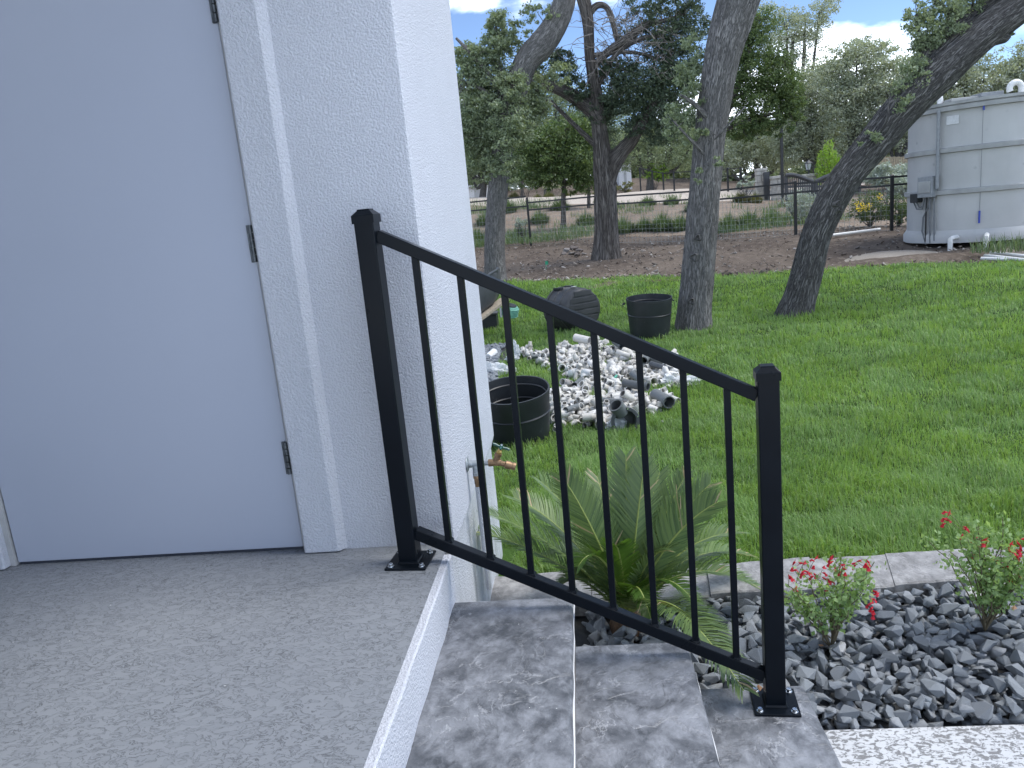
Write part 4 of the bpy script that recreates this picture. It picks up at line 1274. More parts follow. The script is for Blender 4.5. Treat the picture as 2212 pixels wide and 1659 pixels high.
# lower valve with blue lever and the drop pipe
m = MB(); m.lathe([(0, 0), (.0145, 0), (.0165, .003), (.0165, .014), (.0135, .017), (.0135, .040), (.0115, .044), (.0115, .056), (0, .056)], 18, T(.040, -.054), -zd)
lv = obj('shutoff_valve', m, 'brass', hb, smooth=True)
m = MB(); m.cyl(T(.040, -.072), T(.062, -.072, -.012), .006, 10); m.box(T(.064, -.073, -.013), (.012, .012, .014))
obj('stem', m, 'brass', hb, smooth=True)
obj('lever', MB().tube([T(.066, -.068, -.014), T(.074, -.076, -.015), T(.079, -.094, -.015), T(.080, -.106, -.015)], [.004, .0045, .0045, .003], 8), 'handle_blue', hb, smooth=True)
obj('drop_pipe', MB().tube([T(.040, -.108), T(.040, -.20), T(.040, -.62)], .0125, 14), 'stucco_side', hb, smooth=True)

# ------------------------------------------------------------------ sago palm
pb = onz(1358, 1352, GZ + .02)
pa = thing('sago_palm', 'sago palm with stiff feathery fronds growing behind the railing', 'palm', pb)
m = MB(); m.lathe([(.0, -.05), (.060, -.05), (.066, .0), (.055, .035), (.03, .055), (0, .06)], 20, pb, (0, 0, 1), lambda a, z: 1 + .08 * np.sin(a * 7))
obj('trunk', m, 'palm_trunk', pa, smooth=True)
pr_ = np.random.default_rng(3)
def frond(tip, rise, mat, seed, leaf=.105, npair=76, droop=.25, side=None):
    r = np.random.default_rng(seed)
    a = pb + np.array([0, 0, .035]); tip = np.asarray(tip, float)
    ctrl = (a * .55 + tip * .45) + np.array([0, 0, rise])
    n = 26
    t = np.linspace(0, 1, n)[:, None]
    P = a * (1 - t) ** 2 + ctrl * 2 * t * (1 - t) + tip * t * t
    rb = MB(); rb.tube(P, np.linspace(.0055, .0015, n), 6)
    Tn = np.gradient(P, axis=0); Tn /= np.linalg.norm(Tn, axis=1)[:, None]
    V, F = [], []; DV, DF = [], []
    for k in range(npair):
        s = .10 + .89 * (k / (npair - 1)); f = s * (n - 1); i = min(int(f), n - 2); q = f - i
        p = P[i] * (1 - q) + P[i + 1] * q; d = Tn[i]
        side_ = unit(np.cross(d, [0, 0, 1.])) if side is None else unit(np.cross(d, side)); up = np.cross(side_, d)
        L_ = leaf * (math.sin(math.pi * (.12 + .80 * s)) ** .6) * r.uniform(.9, 1.08)
        fwd = .55 + .75 * s
        for sg in (-1, 1):
            e = unit(side_ * sg + d * fwd + up * .38 + r.normal(0, .045, 3))
            e2 = unit(e - np.array([0, 0, droop]) * .9 + d * .15)
            wv = unit(np.cross(e, up)) * .0030
            m1 = p + e * L_ * .5; m2 = m1 + e2 * L_ * .5
            dry = r.random() < (.08 if s > .9 else .006)
            base_n = (len(DV) if dry else len(V))
            tgt, tf = (DV, DF) if dry else (V, F)
            tgt += [p - wv * .7, p + wv * .7, m1 + wv, m1 - wv, m2 + wv * .25, m2 - wv * .25]
            tf += [(base_n, base_n + 1, base_n + 2, base_n + 3), (base_n + 3, base_n + 2, base_n + 4, base_n + 5)]
    fr = obj('frond', rb, 'palm_rib', pa, smooth=True)
    arr_obj('leaflets', np.array(V), np.array(F), mat, fr)
    if DV: arr_obj('dry_tips', np.array(DV), np.array(DF), 'palm_dry', fr, 'stuff')
yb = pb[1]
FR = [((1050, 1108), -.02, .12, 0), ((1040, 1150), .06, .10, 0), ((1168, 1040), .10, .14, 0), ((1215, 1030), -.05, .10, 0), ((1110, 1075), .22, .15, 0), ((1352, 985), .05, .05, 0), ((1392, 1000), .0, .05, 0), ((1290, 1030), .30, .10, 0),
      ((1425, 1020), .28, .08, 0), ((1535, 1045), .05, .12, 0), ((1550, 1085), -.06, .14, 0), ((1480, 1030), .18, .08, 0), ((1590, 1150), .12, .16, 0), ((1632, 1268), .02, .22, 0), ((1615, 1200), .25, .2, 0),
      ((1606, 1492), 1.84 - yb, .26, 0), ((1575, 1430), 1.93 - yb, .22, 0), ((1210, 1265), .06, .16, 0), ((1185, 1200), .2, .2, 0), ((1405, 1335), -.20, .22, 1), ((1250, 1222), -.14, .24, 1), ((1500, 1300), -.16, .22, 1), ((1330, 1180), -.12, .16, 1), ((1440, 1190), -.05, .14, 0)]
for k, ((u, v), dy, rise, young) in enumerate(FR):
    tip = at(u, v, yb + dy)
    flat = None
    if dy < 0.06 and v < 1110 and abs(u - 1358) < 260: flat = np.array([0, 1., .25])
    frond(tip, rise, 'palm_young' if young else 'palm_leaf', 40 + k, .115 if not young else .085, 78 if not young else 54, .10 if v < 1100 else .3, flat)

# ------------------------------------------------------------------ red flowered bushes
def salvia(base, hgt, wid, label, seed, nst, flowers, lean=0):
    r = np.random.default_rng(seed)
    t = thing('flowering_sage', label, 'plant', base, 'red flowered plants in the gravel')
    LV, LF_, n = [], [], 0
    tips = []
    for k in range(nst):
        a = r.uniform(0, 6.28); sp = r.uniform(.15, 1.0) * wid
        tip = base + np.array([math.cos(a) * sp + lean, math.sin(a) * sp * .6, hgt * r.uniform(.62, 1.0) * (1 - .22 * sp / wid)])
        c = base * .5 + tip * .5 + np.array([-math.cos(a) * sp * .12, 0, hgt * .06]) + r.normal(0, .012, 3)
        s = np.linspace(0, 1, 9)[:, None]; P = base * (1 - s) ** 2 + c * 2 * s * (1 - s) + tip * s * s
        P[1:-1] += r.normal(0, .004, (7, 3))
        obj('stem', MB().tube(P, np.linspace(.0028, .0011, 9), 5), 'salvia_stem', t, smooth=True)
        tips.append(P[-1])
        for q in range(int(29 * hgt / .33)):
            f = r.uniform(.18, 1.0) ** .8; p = P[0] * (1 - f) ** 2 + c * 2 * f * (1 - f) + tip * f * f
            tw = r.normal(0, 1, 3); tw[2] = abs(tw[2]) * .7; tw = unit(tw)
            p = p + tw * r.uniform(0, .045)
            for z in range(3):
                e = unit(r.normal(0, 1, 3) + [0, 0, .4]); s_ = unit(np.cross(e, r.normal(0, 1, 3))); L_ = r.uniform(.010, .022); w_ = L_ * .32
                o = p + r.normal(0, .006, 3)
                LV += [o, o + e * L_ * .5 + s_ * w_, o + e * L_, o + e * L_ * .5 - s_ * w_]; LF_.append((n, n + 1, n + 2, n + 3)); n += 4
    arr_obj('leaves', np.array(LV), np.array(LF_), 'salvia_leaf', t, 'stuff')
    for (u, v) in flowers:
        p = at(u, v, base[1] + r.uniform(-.06, .06))
        # thin stalk down towards the nearest stem tip
        q = min(tips, key=lambda z: np.linalg.norm(z - p)); q = q * .5 + p * .5 + np.array([0, 0, -.03]) if np.linalg.norm(q - p) > .05 else q
        m = MB(); m.tube([q, (p + q) / 2 + r.normal(0, .003, 3), p], .0009, 4)
        fl_ = None
        fo = MB()
        for z in range(3):
            e = unit(np.array([r.normal(0, 1), r.normal(-.4, .6), r.normal(0, .5)])); L_ = r.uniform(.014, .021)
            o = p + np.array([0, 0, -.010 * z + r.normal(0, .003)])
            fo.tube([o, o + e * L_ * .45, o + e * L_ * .7], [.0012, .0030, .0036], 6)
            x_, y_, z_ = frame(e); lip = o + e * L_ * .7
            fo.add([lip + x_ * .003, lip - x_ * .003, lip - x_ * .007 + e * .006 - [0, 0, .007], lip + e * .007 - [0, 0, .009], lip + x_ * .007 + e * .006 - [0, 0, .007]], [(0, 1, 2, 3, 4)])
            fo.add([lip + x_ * .003, lip - x_ * .003, lip + e * .008 + [0, 0, .006]], [(0, 1, 2)])
        f_ = obj('flower', fo, 'red_petal', t, smooth=True)
        obj('stalk', m, 'salvia_stem', f_)
s1 = onz(1795, 1398, GZ + .03); s2 = onz(2128, 1362, GZ + .03)
salvia(s1, .35, .20, 'shorter red flowered plant beside the lower railing post', 31, 17,
       [(1712, 1222), (1736, 1216), (1760, 1208), (1703, 1240), (1722, 1262), (1758, 1240), (1800, 1197), (1826, 1222), (1806, 1228), (1850, 1212), (1872, 1208), (1788, 1250), (1885, 1272), (1882, 1290), (1886, 1312), (1776, 1232), (1740, 1232)], 0)
salvia(s2, .44, .23, 'taller red flowered plant at the right edge of the gravel', 37, 24,
       [(2043, 1117), (2048, 1108), (2080, 1138), (2105, 1168), (2120, 1170), (2106, 1194), (2148, 1205), (2160, 1228), (2192, 1240), (2180, 1180), (2195, 1188), (2200, 1200), (2205, 1168), (2176, 1246), (2210, 1230), (2170, 1212), (2203, 1210)], .02)
# a few dry leaves and pods
for (u, v, lab, sd_) in ((1776, 1392, 'brown dead leaf at the foot of the nearer flowering plant', 5), (2190, 1320, 'dark brown dead leaf in the gravel by the far flowering plant', 6), (1642, 1493, 'small dry brown leaf on the lowest step by the base plate', 7)):
    z = GZ + .05 if v != 1493 else -RZ * 3 + .006
    p = onz(u, v, z); r = np.random.default_rng(sd_); e = unit((r.normal(), r.normal(), .5 if v != 1493 else .1)); x_, y_, _ = frame(e)
    L_ = .03 if v != 1493 else .022
    m = MB(); m.add([p, p + e * L_ * .5 + x_ * .009, p + e * L_, p + e * L_ * .5 - x_ * .009, p + e * L_ * .5 + y_ * .004], [(0, 1, 4), (1, 2, 4), (2, 3, 4), (3, 0, 4)])
    tag(obj('dead_leaf', m, 'dead_leaf', loc=p), lab, 'leaf')

# ------------------------------------------------------------------ trees
def pathpx(pts, Y, sub=5):
    """(u, v, width px[, dY]) list -> smooth 3D path and radii at distance Y"""
    P = np.array([at(p[0], p[1], Y + (p[3] if len(p) > 3 else 0)) for p in pts])
    rad = np.array([p[2] * .5 * (Y + (p[3] if len(p) > 3 else 0)) / FPX for p in pts])
    if len(pts) < 3: return P, rad
    n = len(pts); t = np.linspace(0, n - 1, (n - 1) * sub + 1); o = []; rr_ = np.interp(t, np.arange(n), rad)
    for q in t:
        i = min(int(q), n - 2); f = q - i
        p0, p1, p2, p3 = P[max(i - 1, 0)], P[i], P[i + 1], P[min(i + 2, n - 1)]
        o.append(.5 * ((2 * p1) + (-p0 + p2) * f + (2 * p0 - 5 * p1 + 4 * p2 - p3) * f * f + (-p0 + 3 * p1 - 3 * p2 + p3) * f ** 3))
    return np.array(o), rr_
def ridged(amp, freq, seed):
    return lambda a, l: 1 + amp * (vnoise(a * freq / 6.283 + seed, np.full_like(a, l * 1.6 + seed)) - .5) * 2 + amp * .7 * (vnoise(a * freq * 2.3 / 6.283 + seed, np.full_like(a, l * 5 + seed)) - .5) * 2
def leafquads(C, size, r, flat=.0, asp=.5):
    n = len(C)
    d = r.normal(size=(n, 3)); d /= np.linalg.norm(d, axis=1)[:, None]
    s = np.cross(d, r.normal(size=(n, 3))); s /= np.linalg.norm(s, axis=1)[:, None] + 1e-9
    L_ = (size * r.uniform(.6, 1.3, n))[:, None]
    V = np.stack([C - d * L_ * .5, C + s * L_ * asp * .5, C + d * L_ * .5, C - s * L_ * asp * .5], 1).reshape(-1, 3)
    F = np.arange(n * 4).reshape(-1, 4)
    return V, F
def crown_pts(blobs, Y, r, dens, clump, depth=1.0):
    """blobs: (u, v, ru, rv[, dY[, density]]) in picture units at distance Y"""
    out_ = []
    for b in blobs:
        u, v, ru, rv = b[:4]; dY = b[4] if len(b) > 4 else 0; k = b[5] if len(b) > 5 else 1.0
        y = Y + dY; m = y / FPX
        c = at(u, v, y); R3 = np.array([ru * m, max(ru, rv) * m * depth, rv * m])
        ncl = max(5, int(ru * rv / 24 * k)); nl = int(dens * clump * 1.5)
        q = r.normal(size=(ncl, 3)); q /= np.linalg.norm(q, axis=1)[:, None]; q *= r.uniform(.15, 1.0, (ncl, 1)) ** .5
        cc = c + q * R3
        sg = R3.min() * .17 + .4 * m
        cs = r.uniform(.5, 1.4, ncl)
        for z, s_ in zip(cc, cs):
            g_ = r.normal(size=(max(4, int(nl * s_)), 3)) * [sg * s_, sg * s_, sg * s_ * .62]
            out_.append(z + g_)
    return np.concatenate(out_)
def twigs(mb, base_pts, tips, r, rad, seg=5, wob=.06):
    for t in tips:
        b = base_pts[np.argmin(np.linalg.norm(base_pts - t, axis=1))]
        s = np.linspace(0, 1, seg)[:, None]; L_ = np.linalg.norm(t - b)
        P = b * (1 - s) + t * s; P[1:-1] += r.normal(0, wob * L_, (seg - 2, 3)); P[:, 2] += (s[:, 0] * (1 - s[:, 0])) * L_ * .15
        mb.tube(P, np.linspace(rad, rad * .25, seg), 4, caps=False)
def tree(name, label, base, Y, trunk, limbs=(), blobs=(), leaf='oak_leaf', size=.06, dens=1.0, clump=26, barkm='oak_bark', ntw=60, twr=.012, seed=1, group=None, seg=20, amp=.06, asp=.5, flare=True, tw_mat=None, knots=()):
    r = np.random.default_rng(seed)
    t = thing(name, label, 'tree', base, group)
    P, rad = pathpx(trunk, Y)
    if flare:
        l = np.linalg.norm(P - P[0], axis=1); rad = rad * (1 + .28 * np.exp(-l / .16))
    P[0] = P[0] - np.array([0, 0, .12])
    # finer rings for the bark relief
    L_ = np.r_[0, np.cumsum(np.linalg.norm(np.diff(P, axis=0), axis=1))]; nn = max(8, int(L_[-1] / .07)); tt = np.linspace(0, L_[-1], nn)
    P2 = np.stack([np.interp(tt, L_, P[:, k]) for k in range(3)], 1); r2 = np.interp(tt, L_, rad)
    tr = obj('trunk', MB().tube(P2, r2, seg * 2, disp=ridged(amp, seg * .9, seed * 1.7)), barkm, t, smooth=True, sharp=80)
    sk = [P2]
    for k, lb in enumerate(limbs):
        Q, rq = pathpx(lb, Y)
        obj('limb', MB().tube(Q, rq, 12, disp=ridged(amp, 9, seed + k)), barkm, t, smooth=True, sharp=80); sk.append(Q)
    for (u, v, w_) in knots:
        c = at(u, v, Y); i = np.argmin(np.linalg.norm(P2 - c, axis=1)); d = unit((c - P2[i]) + np.array([0, -2., 0]) * .2)
        d = unit(np.array([ (c - P2[i])[0], -abs(r2[i]) * 1.2, 0]))
        o_ = P2[i] + d * r2[i] * .93
        obj('knot', MB().lathe([(0, .012), (.30 * w_, .004), (.6 * w_, .035), (w_, .0), (w_ * 1.2, -.03)], 14, o_, d, lambda a, h: 1 + .2 * np.sin(3 * a + w_ * 90)), 'dark_bark', tr, smooth=True)
    if len(blobs):
        C = crown_pts(blobs, Y, r, dens, clump)
        V, F = leafquads(C, size, r, asp=asp)
        arr_obj('crown', V, F, leaf, t)
        if ntw:
            m = MB(); tips = C[r.integers(0, len(C), ntw)]
            twigs(m, np.concatenate(sk), tips, r, twr)
            obj('twigs', m, tw_mat or barkm, t, smooth=True, kind='stuff')
    return t, np.concatenate(sk)

# left oak, trunk leafy with epicormic shoots
Y1 = 14.5
tree('oak_tree', 'leafy oak at the left, its upper trunk bending right, beside the white wall', onter(1071, 606), Y1,
     [(1071, 612, 46), (1068, 540, 43), (1071, 464, 42), (1077, 400, 42), (1083, 340, 42), (1091, 280, 44), (1108, 215, 46), (1136, 135, 50), (1169, 98, 54), (1200, 52, 48), (1218, 4, 44), (1228, -80, 40), (1250, -190, 30)],
     [[(1085, 205, 14), (1040, 140, 9, -.2), (985, 82, 5, -.3)], [(1092, 250, 12), (1045, 195, 8, -.2), (990, 172, 5, -.2)], [(1100, 230, 12), (1080, 150, 9), (1070, 60, 5)], [(1130, 150, 12), (1165, 200, 8, .4), (1200, 230, 4, .6)],
      [(1224, -60, 22), (1150, -140, 14, -.5), (1060, -170, 8, -1)]],
     [(1073, 50, 24, 34), (1066, 92, 36, 28), (1045, 125, 44, 26), (1010, 130, 30, 34), (1020, 178, 42, 34), (1065, 165, 48, 34), (1085, 215, 52, 36), (1030, 232, 46, 40), (1135, 190, 42, 40, .4), (1150, 240, 40, 36, .4),
      (1050, 290, 50, 36), (1110, 285, 42, 34), (1040, 345, 44, 26), (1085, 355, 48, 22), (1160, 120, 26, 22, .3, .6), (1190, 30, 30, 26, 0, .5), (1150, 25, 28, 22, 0, .4), (1010, 280, 34, 50), (1100, 100, 30, 30, .2, .5), (1205, 165, 26, 26, .3, .6), (1095, 250, 36, 40, -.45, .45), (1085, 310, 34, 34, -.45, .4), (1078, 355, 40, 20, -.45, .6), (1082, 385, 34, 16, -.4, .35), (1110, 180, 30, 34, -.45, .6), (1125, 60, 26, 26, 0, .4)],
     size=.055, clump=36, seed=11, group='oaks in the yard', ntw=170, twr=.010)
# juniper in the middle
Y2 = 17.0
tree('juniper_tree', 'shaggy barked juniper forking low, with dead twigs above, in the bare dirt', onter(1310, 556), Y2,
     [(1310, 560, 54), (1309, 500, 46), (1308, 421, 43), (1303, 366, 40), (1296, 294, 32), (1289, 220, 27), (1280, 160, 22), (1274, 120, 20), (1271, 60, 21), (1266, 20, 24), (1258, -10, 24), (1250, -80, 22), (1262, -180, 14)],
     [[(1312, 400, 30), (1323, 355, 36), (1345, 325, 30), (1368, 298, 27), (1402, 238, 20), (1425, 190, 14), (1450, 120, 9)],
      [(1296, 262, 30), (1276, 236, 30), (1225, 201, 26), (1180, 180, 20), (1150, 150, 10)],
      [(1296, 318, 14), (1278, 306, 12), (1220, 249, 9), (1190, 218, 6)],
      [(1270, 34, 14), (1290, 12, 13), (1312, 18, 11), (1325, 55, 10), (1334, 92, 8), (1350, 120, 5)],
      [(1278, 150, 14), (1310, 115, 16), (1345, 90, 18), (1395, 54, 15), (1430, 46, 9), (1480, 30, 5)],
      [(1290, 190, 10), (1330, 118, 10), (1390, 82, 9), (1450, 80, 6)], [(1282, 120, 10), (1340, 112, 8), (1400, 120, 6), (1460, 150, 4)],
      [(1310, 250, 10), (1340, 200, 7), (1370, 160, 5)], [(1260, 0, 14), (1330, -40, 10), (1420, -70, 7), (1480, -60, 4)]],
     [(1390, 175, 60, 40), (1440, 190, 50, 46), (1365, 225, 60, 34), (1420, 235, 48, 34), (1470, 120, 44, 44), (1440, 50, 50, 34, 0, .8), (1490, 60, 44, 34, 0, .8), (1340, 160, 40, 28), (1375, 275, 44, 24), (1430, 285, 40, 26), (1320, 210, 34, 34),
      (1185, 135, 42, 24), (1225, 155, 34, 26), (1245, 190, 30, 24), (1215, 115, 22, 18, 0, .7), (1260, 215, 24, 22), (1310, 155, 30, 22), (1400, 10, 50, 22, 0, .8), (1480, 5, 50, 24, 0, 1.), (1430, 100, 50, 36, .2, .9), (1350, 60, 40, 30, .3, .35), (1480, 170, 40, 40, .2), (1300, 250, 30, 22), (1480, 250, 36, 30)],
     leaf='cedar_leaf', size=.06, clump=34, barkm='cedar_bark', ntw=210, twr=.012, seed=23, seg=26, amp=.11, asp=.42, tw_mat='dead_twig')
# bare dead twigs in the juniper's top
jt = [o for o in bpy.data.objects if o.name == 'juniper_tree'][0]
r_ = np.random.default_rng(77); m = MB()
for k in range(120):
    u0, v0 = r_.uniform(1278, 1440), r_.uniform(20, 150); a = r_.uniform(-1.2, 1.2) + (0 if r_.random() < .8 else 3.1); L_ = r_.uniform(20, 70); y = Y2 + r_.normal(0, .35)
    p = [at(u0 + math.cos(a) * L_ * s + r_.normal(0, 2), v0 - math.sin(a) * L_ * s + r_.normal(0, 2) + 12 * s * s, y + s * r_.normal(0, .2)) for s in (0, .25, .5, .75, 1)]
    m.tube(p, np.linspace(r_.uniform(.006, .014), .003, 5), 4, caps=False)
    for z in range(3):
        b = p[r_.integers(1, 5)]; e = r_.normal(0, .18, 3); m.tube([b, b + e * .6 + r_.normal(0, .02, 3), b + e], [.005, .004, .002], 4, caps=False)
obj('dead_twigs', m, 'dead_twig', jt, smooth=True, kind='stuff')
# upright oak on the lawn
q = onter(1497, 712); Y3_ = q[1]
tree('oak_tree', 'upright oak trunk with ridged grey bark beside the black tub on the lawn', q, Y3_,
     [(1497, 716, 70), (1500, 660, 69), (1506, 600, 68), (1513, 530, 66), (1518, 464, 65), (1526, 380, 63), (1533, 300, 62), (1543, 220, 63), (1556, 140, 68), (1573, 70, 76), (1594, 0, 82), (1616, -80, 84), (1640, -170, 80), (1680, -300, 60)],
     [[(1536, 262, 12, -.1), (1500, 225, 8, -.2), (1470, 205, 4, -.3)], [(1528, 340, 9, -.1), (1490, 300, 6, -.25), (1455, 262, 3, -.3)], [(1545, 300, 6, -.2), (1580, 262, 4, -.3), (1610, 230, 3, -.3)], [(1615, -60, 40), (1720, -140, 26, 1), (1800, -160, 14, 1.5)]],
     [(1478, 245, 30, 26, -.1, .6), (1455, 270, 26, 20, -.2, .6), (1500, 200, 26, 30, -.1, .6), (1485, 150, 26, 34, .1, .6), (1512, 285, 16, 24, -.2, .5), (1470, 300, 24, 16, -.2, .5), (1448, 240, 20, 16, -.2, .5), (1548, 350, 12, 16, -.35, .35), (1510, 380, 10, 16, -.3, .3), (1500, 100, 22, 30, .2, .5),
      (1700, -150, 150, 60, 1.0, .7), (1560, -170, 120, 50, 0, .7)],
     leaf='oak_leaf', size=.036, clump=30, seed=31, group='oaks in the yard', ntw=60, twr=.006, seg=34, amp=.05, knots=((1499, 505, .045), (1489, 545, .06), (1486, 640, .05)))
# leaning oak
q = onter(1716, 683); Y4_ = q[1]
tree('oak_tree', 'strongly leaning oak with dark bark crossing in front of the grey tank', q, Y4_,
     [(1714, 688, 67), (1728, 640, 63), (1742, 590, 61), (1764, 506, 60), (1803, 422, 62), (1840, 366, 61), (1888, 309, 66), (1952, 232, 70), (2032, 152, 72), (2098, 92, 68), (2165, 42, 62), (2250, -14, 56), (2400, -90, 46)],
     [[(1985, 190, 40, .1), (2010, 108, 40, .1), (2074, 56, 40, .2), (2128, 14, 36, .3), (2190, -60, 28, .4)], [(2090, 96, 44), (2140, 84, 30), (2172, 80, 22), (2176, 79, 8)], [(1890, 300, 10, -.2), (1915, 260, 6, -.3), (1918, 225, 3, -.3)], [(2020, 120, 14, .1), (1985, 70, 9), (1980, 30, 5)], [(2070, 70, 14, .2), (2040, 20, 10, .1), (2000, -20, 6)]],
     [(1995, 62, 36, 34, 0, .8), (2035, 30, 44, 30, .1, .9), (2010, 100, 34, 26, .1, .8), (1985, 30, 24, 24, 0, .6), (2085, 15, 36, 20, .2, .7), (1975, 150, 34, 34, -.1, .6), (1940, 210, 26, 26, -.2, .4), (1880, 300, 26, 18, -.3, .4), (2060, 70, 36, 24, 0, .6), (2110, -20, 60, 30, .3, .8), (2180, 60, 20, 14, .2, .3),
      (2200, -110, 150, 60, .5, .7)],
     leaf='oak_leaf', size=.036, clump=34, seed=37, group='oaks in the yard', ntw=90, twr=.006, seg=34, amp=.07, barkm='dark_bark', knots=((1800, 445, .05), (1812, 470, .04)))
# cedar right of the upright oak
tree('cedar_tree', 'bright green tipped cedar behind the upright oak', onter(1518, 505), 20.5,
     [(1518, 507, 22), (1524, 420, 20), (1540, 320, 18), (1575, 230, 14), (1612, 140, 10), (1630, 40, 6)],
     [[(1555, 285, 10), (1630, 255, 7), (1700, 240, 4)], [(1585, 215, 9), (1660, 170, 6), (1705, 160, 4)]],
     [(1625, 150, 52, 36), (1672, 190, 50, 34), (1705, 215, 36, 30), (1640, 215, 50, 34), (1600, 190, 34, 44), (1612, 95, 40, 34, 0, .8), (1660, 130, 46, 28), (1650, 262, 44, 22, 0, .8), (1598, 265, 34, 34), (1700, 180, 36, 26), (1720, 250, 22, 18, 0, .7), (1590, 60, 34, 34, 0, .8), (1640, 60, 44, 36, 0, .9), (1680, 240, 44, 30), (1590, 130, 36, 40), (1690, 275, 36, 18, 0, .7), (1610, 290, 36, 20, 0, .7)],
     leaf='cedar_leaf_bright', size=.065, clump=38, barkm='cedar_bark', ntw=90, seed=41, asp=.42)
# small cedar beyond the fence
for (u, v, Y, w_, bl_, lab, sd_) in (
        (1217, 500, 26, 12, [(1180, 330, 66, 46), (1240, 345, 58, 46), (1150, 375, 46, 30), (1275, 380, 40, 34), (1215, 285, 58, 36), (1205, 385, 50, 24), (1260, 300, 36, 36), (1150, 310, 36, 40), (1240, 400, 40, 18)], 'small round cedar beyond the fence, left of the juniper', 43),
        (1272, 460, 31, 8, [(1270, 330, 46, 50), (1300, 300, 40, 40), (1285, 250, 44, 40), (1260, 380, 30, 26)], 'thin dark cedar right behind the round cedar', 44),
        (1128, 432, 36, 7, [(1120, 330, 48, 50), (1090, 360, 46, 36), (1150, 270, 48, 40), (1070, 300, 40, 44)], 'dark cedar at the far left on the gravel rise', 45)):
    b = at(u, v, Y)
    tree('cedar_tree', lab, b, Y, [(u, v, w_), (u, v - 60, w_ * .85), (u + 2, v - 130, w_ * .6), (u + 4, v - 220, w_ * .35)], [], bl_, 'cedar_leaf_bright' if sd_ == 43 else 'cedar_leaf', .11, 1.0, 24, 'cedar_bark', 50, .012, sd_, seg=8, asp=.42, group='cedars beyond the fence')
# far live oaks, a loose screen
far = [
    ((1640, 450), 38, [(1600, 330, 60, 40), (1660, 320, 60, 46), (1630, 280, 60, 40), (1690, 340, 40, 40), (1570, 350, 40, 30)], 'grey green live oak behind the stone gate pillars', 51),
    ((1760, 430), 36, [(1740, 200, 54, 44), (1780, 250, 56, 44), (1720, 260, 46, 40), (1755, 310, 56, 34), (1800, 300, 50, 36), (1720, 330, 40, 30), (1770, 160, 40, 30, 0, .8), (1700, 290, 44, 34), (1760, 215, 50, 40)], 'live oak standing behind the black lamp post', 52),
    ((1850, 420), 34, [(1850, 140, 54, 44), (1890, 180, 54, 44), (1840, 210, 56, 40), (1880, 250, 54, 36), (1830, 270, 44, 36), (1860, 105, 42, 26, 0, .8), (1900, 300, 50, 36), (1850, 320, 44, 28), (1800, 180, 44, 40), (1820, 230, 50, 40), (1910, 130, 40, 34, 0, .8), (1800, 130, 34, 26, 0, .6)], 'tall pale live oak behind the leaning oak', 53),
    ((1935, 400), 33, [(1925, 210, 46, 44), (1960, 260, 50, 44), (1920, 290, 40, 30), (1980, 200, 44, 40), (1950, 150, 36, 26, 0, .7), (1960, 310, 44, 24)], 'live oak just left of the grey tank', 54),
    ((2080, 400), 34, [(2060, 190, 54, 40), (2110, 180, 54, 40), (2090, 140, 44, 26, 0, .8), (2040, 220, 40, 30), (2130, 220, 46, 28)], 'live oak rising behind the grey tank', 55),
    ((2190, 400), 34, [(2180, 180, 54, 40), (2220, 160, 54, 46), (2160, 210, 40, 24), (2200, 120, 40, 30, 0, .6), (2250, 210, 50, 30)], 'live oak at the right edge behind the tank', 56),
    ((1690, 445), 42, [(1700, 60, 44, 40, 0, .7), (1740, 50, 48, 34, 0, .8), (1770, 25, 40, 28, 0, .8), (1680, 110, 44, 40, 0, .7), (1740, 100, 44, 34, 0, .7), (1650, 40, 34, 40, 0, .5), (1720, 140, 40, 26, 0, .7)], 'tall wispy live oak with open branches against the sky', 57),
    ((1400, 420), 42, [(1380, 330, 56, 34), (1440, 330, 56, 40), (1490, 320, 44, 44), (1400, 290, 50, 30), (1460, 280, 44, 34), (1350, 300, 40, 30), (1340, 350, 40, 20)], 'live oak far behind the fork of the juniper', 58),
    ((1040, 428), 40, [(1030, 330, 46, 50), (1000, 290, 46, 56), (1060, 360, 40, 34), (1150, 340, 44, 44), (1020, 380, 44, 24), (1090, 390, 36, 18), (1020, 230, 46, 50), (1080, 260, 44, 44)], 'dark live oak at the far left beside the wall', 59),
    ((1180, 428), 44, [(1180, 250, 56, 44), (1230, 230, 50, 40), (1150, 300, 50, 44), (1240, 280, 50, 44), (1200, 200, 40, 26, 0, .9), (1130, 220, 46, 40), (1170, 170, 40, 30, 0, .7), (1290, 250, 44, 44), (1330, 230, 44, 44)], 'live oak filling the gap left of the juniper', 60),
]
for (b, Y, bl_, lab, sd_) in far:
    u, v = b; cu_ = np.mean([q[0] for q in bl_]); cv_ = np.mean([q[1] for q in bl_]); tv = min(q[1] for q in bl_)
    B = np.array([*at(u, v, Y)[:2], 0]); B[2] = float(ter(B[0], B[1]))
    v = float(proj(B)[1])
    limbs = []
    rr_ = np.random.default_rng(sd_)
    for q in bl_[:5]:
        limbs.append([(u + (cu_ - u) * .4, v + (cv_ - v) * .45, 9), ((u + cu_) / 2 * .4 + q[0] * .6, (v + q[1]) / 2 + rr_.uniform(-10, 10), 7), (q[0], q[1], 3)])
    tree('live_oak', lab, B, Y, [(u, v + 4, 17), (u + 4, v - (v - cv_) * .25, 14), (u + (cu_ - u) * .4, v + (cv_ - v) * .5, 12), (cu_, cv_, 6)], limbs, bl_, 'oak_leaf_hazy' if sd_ not in (58, 59, 60) else 'oak_leaf', .105, 1.0, 32, 'dark_bark', 110, .016, sd_, seg=8, asp=.5, group='far live oaks', flare=False)
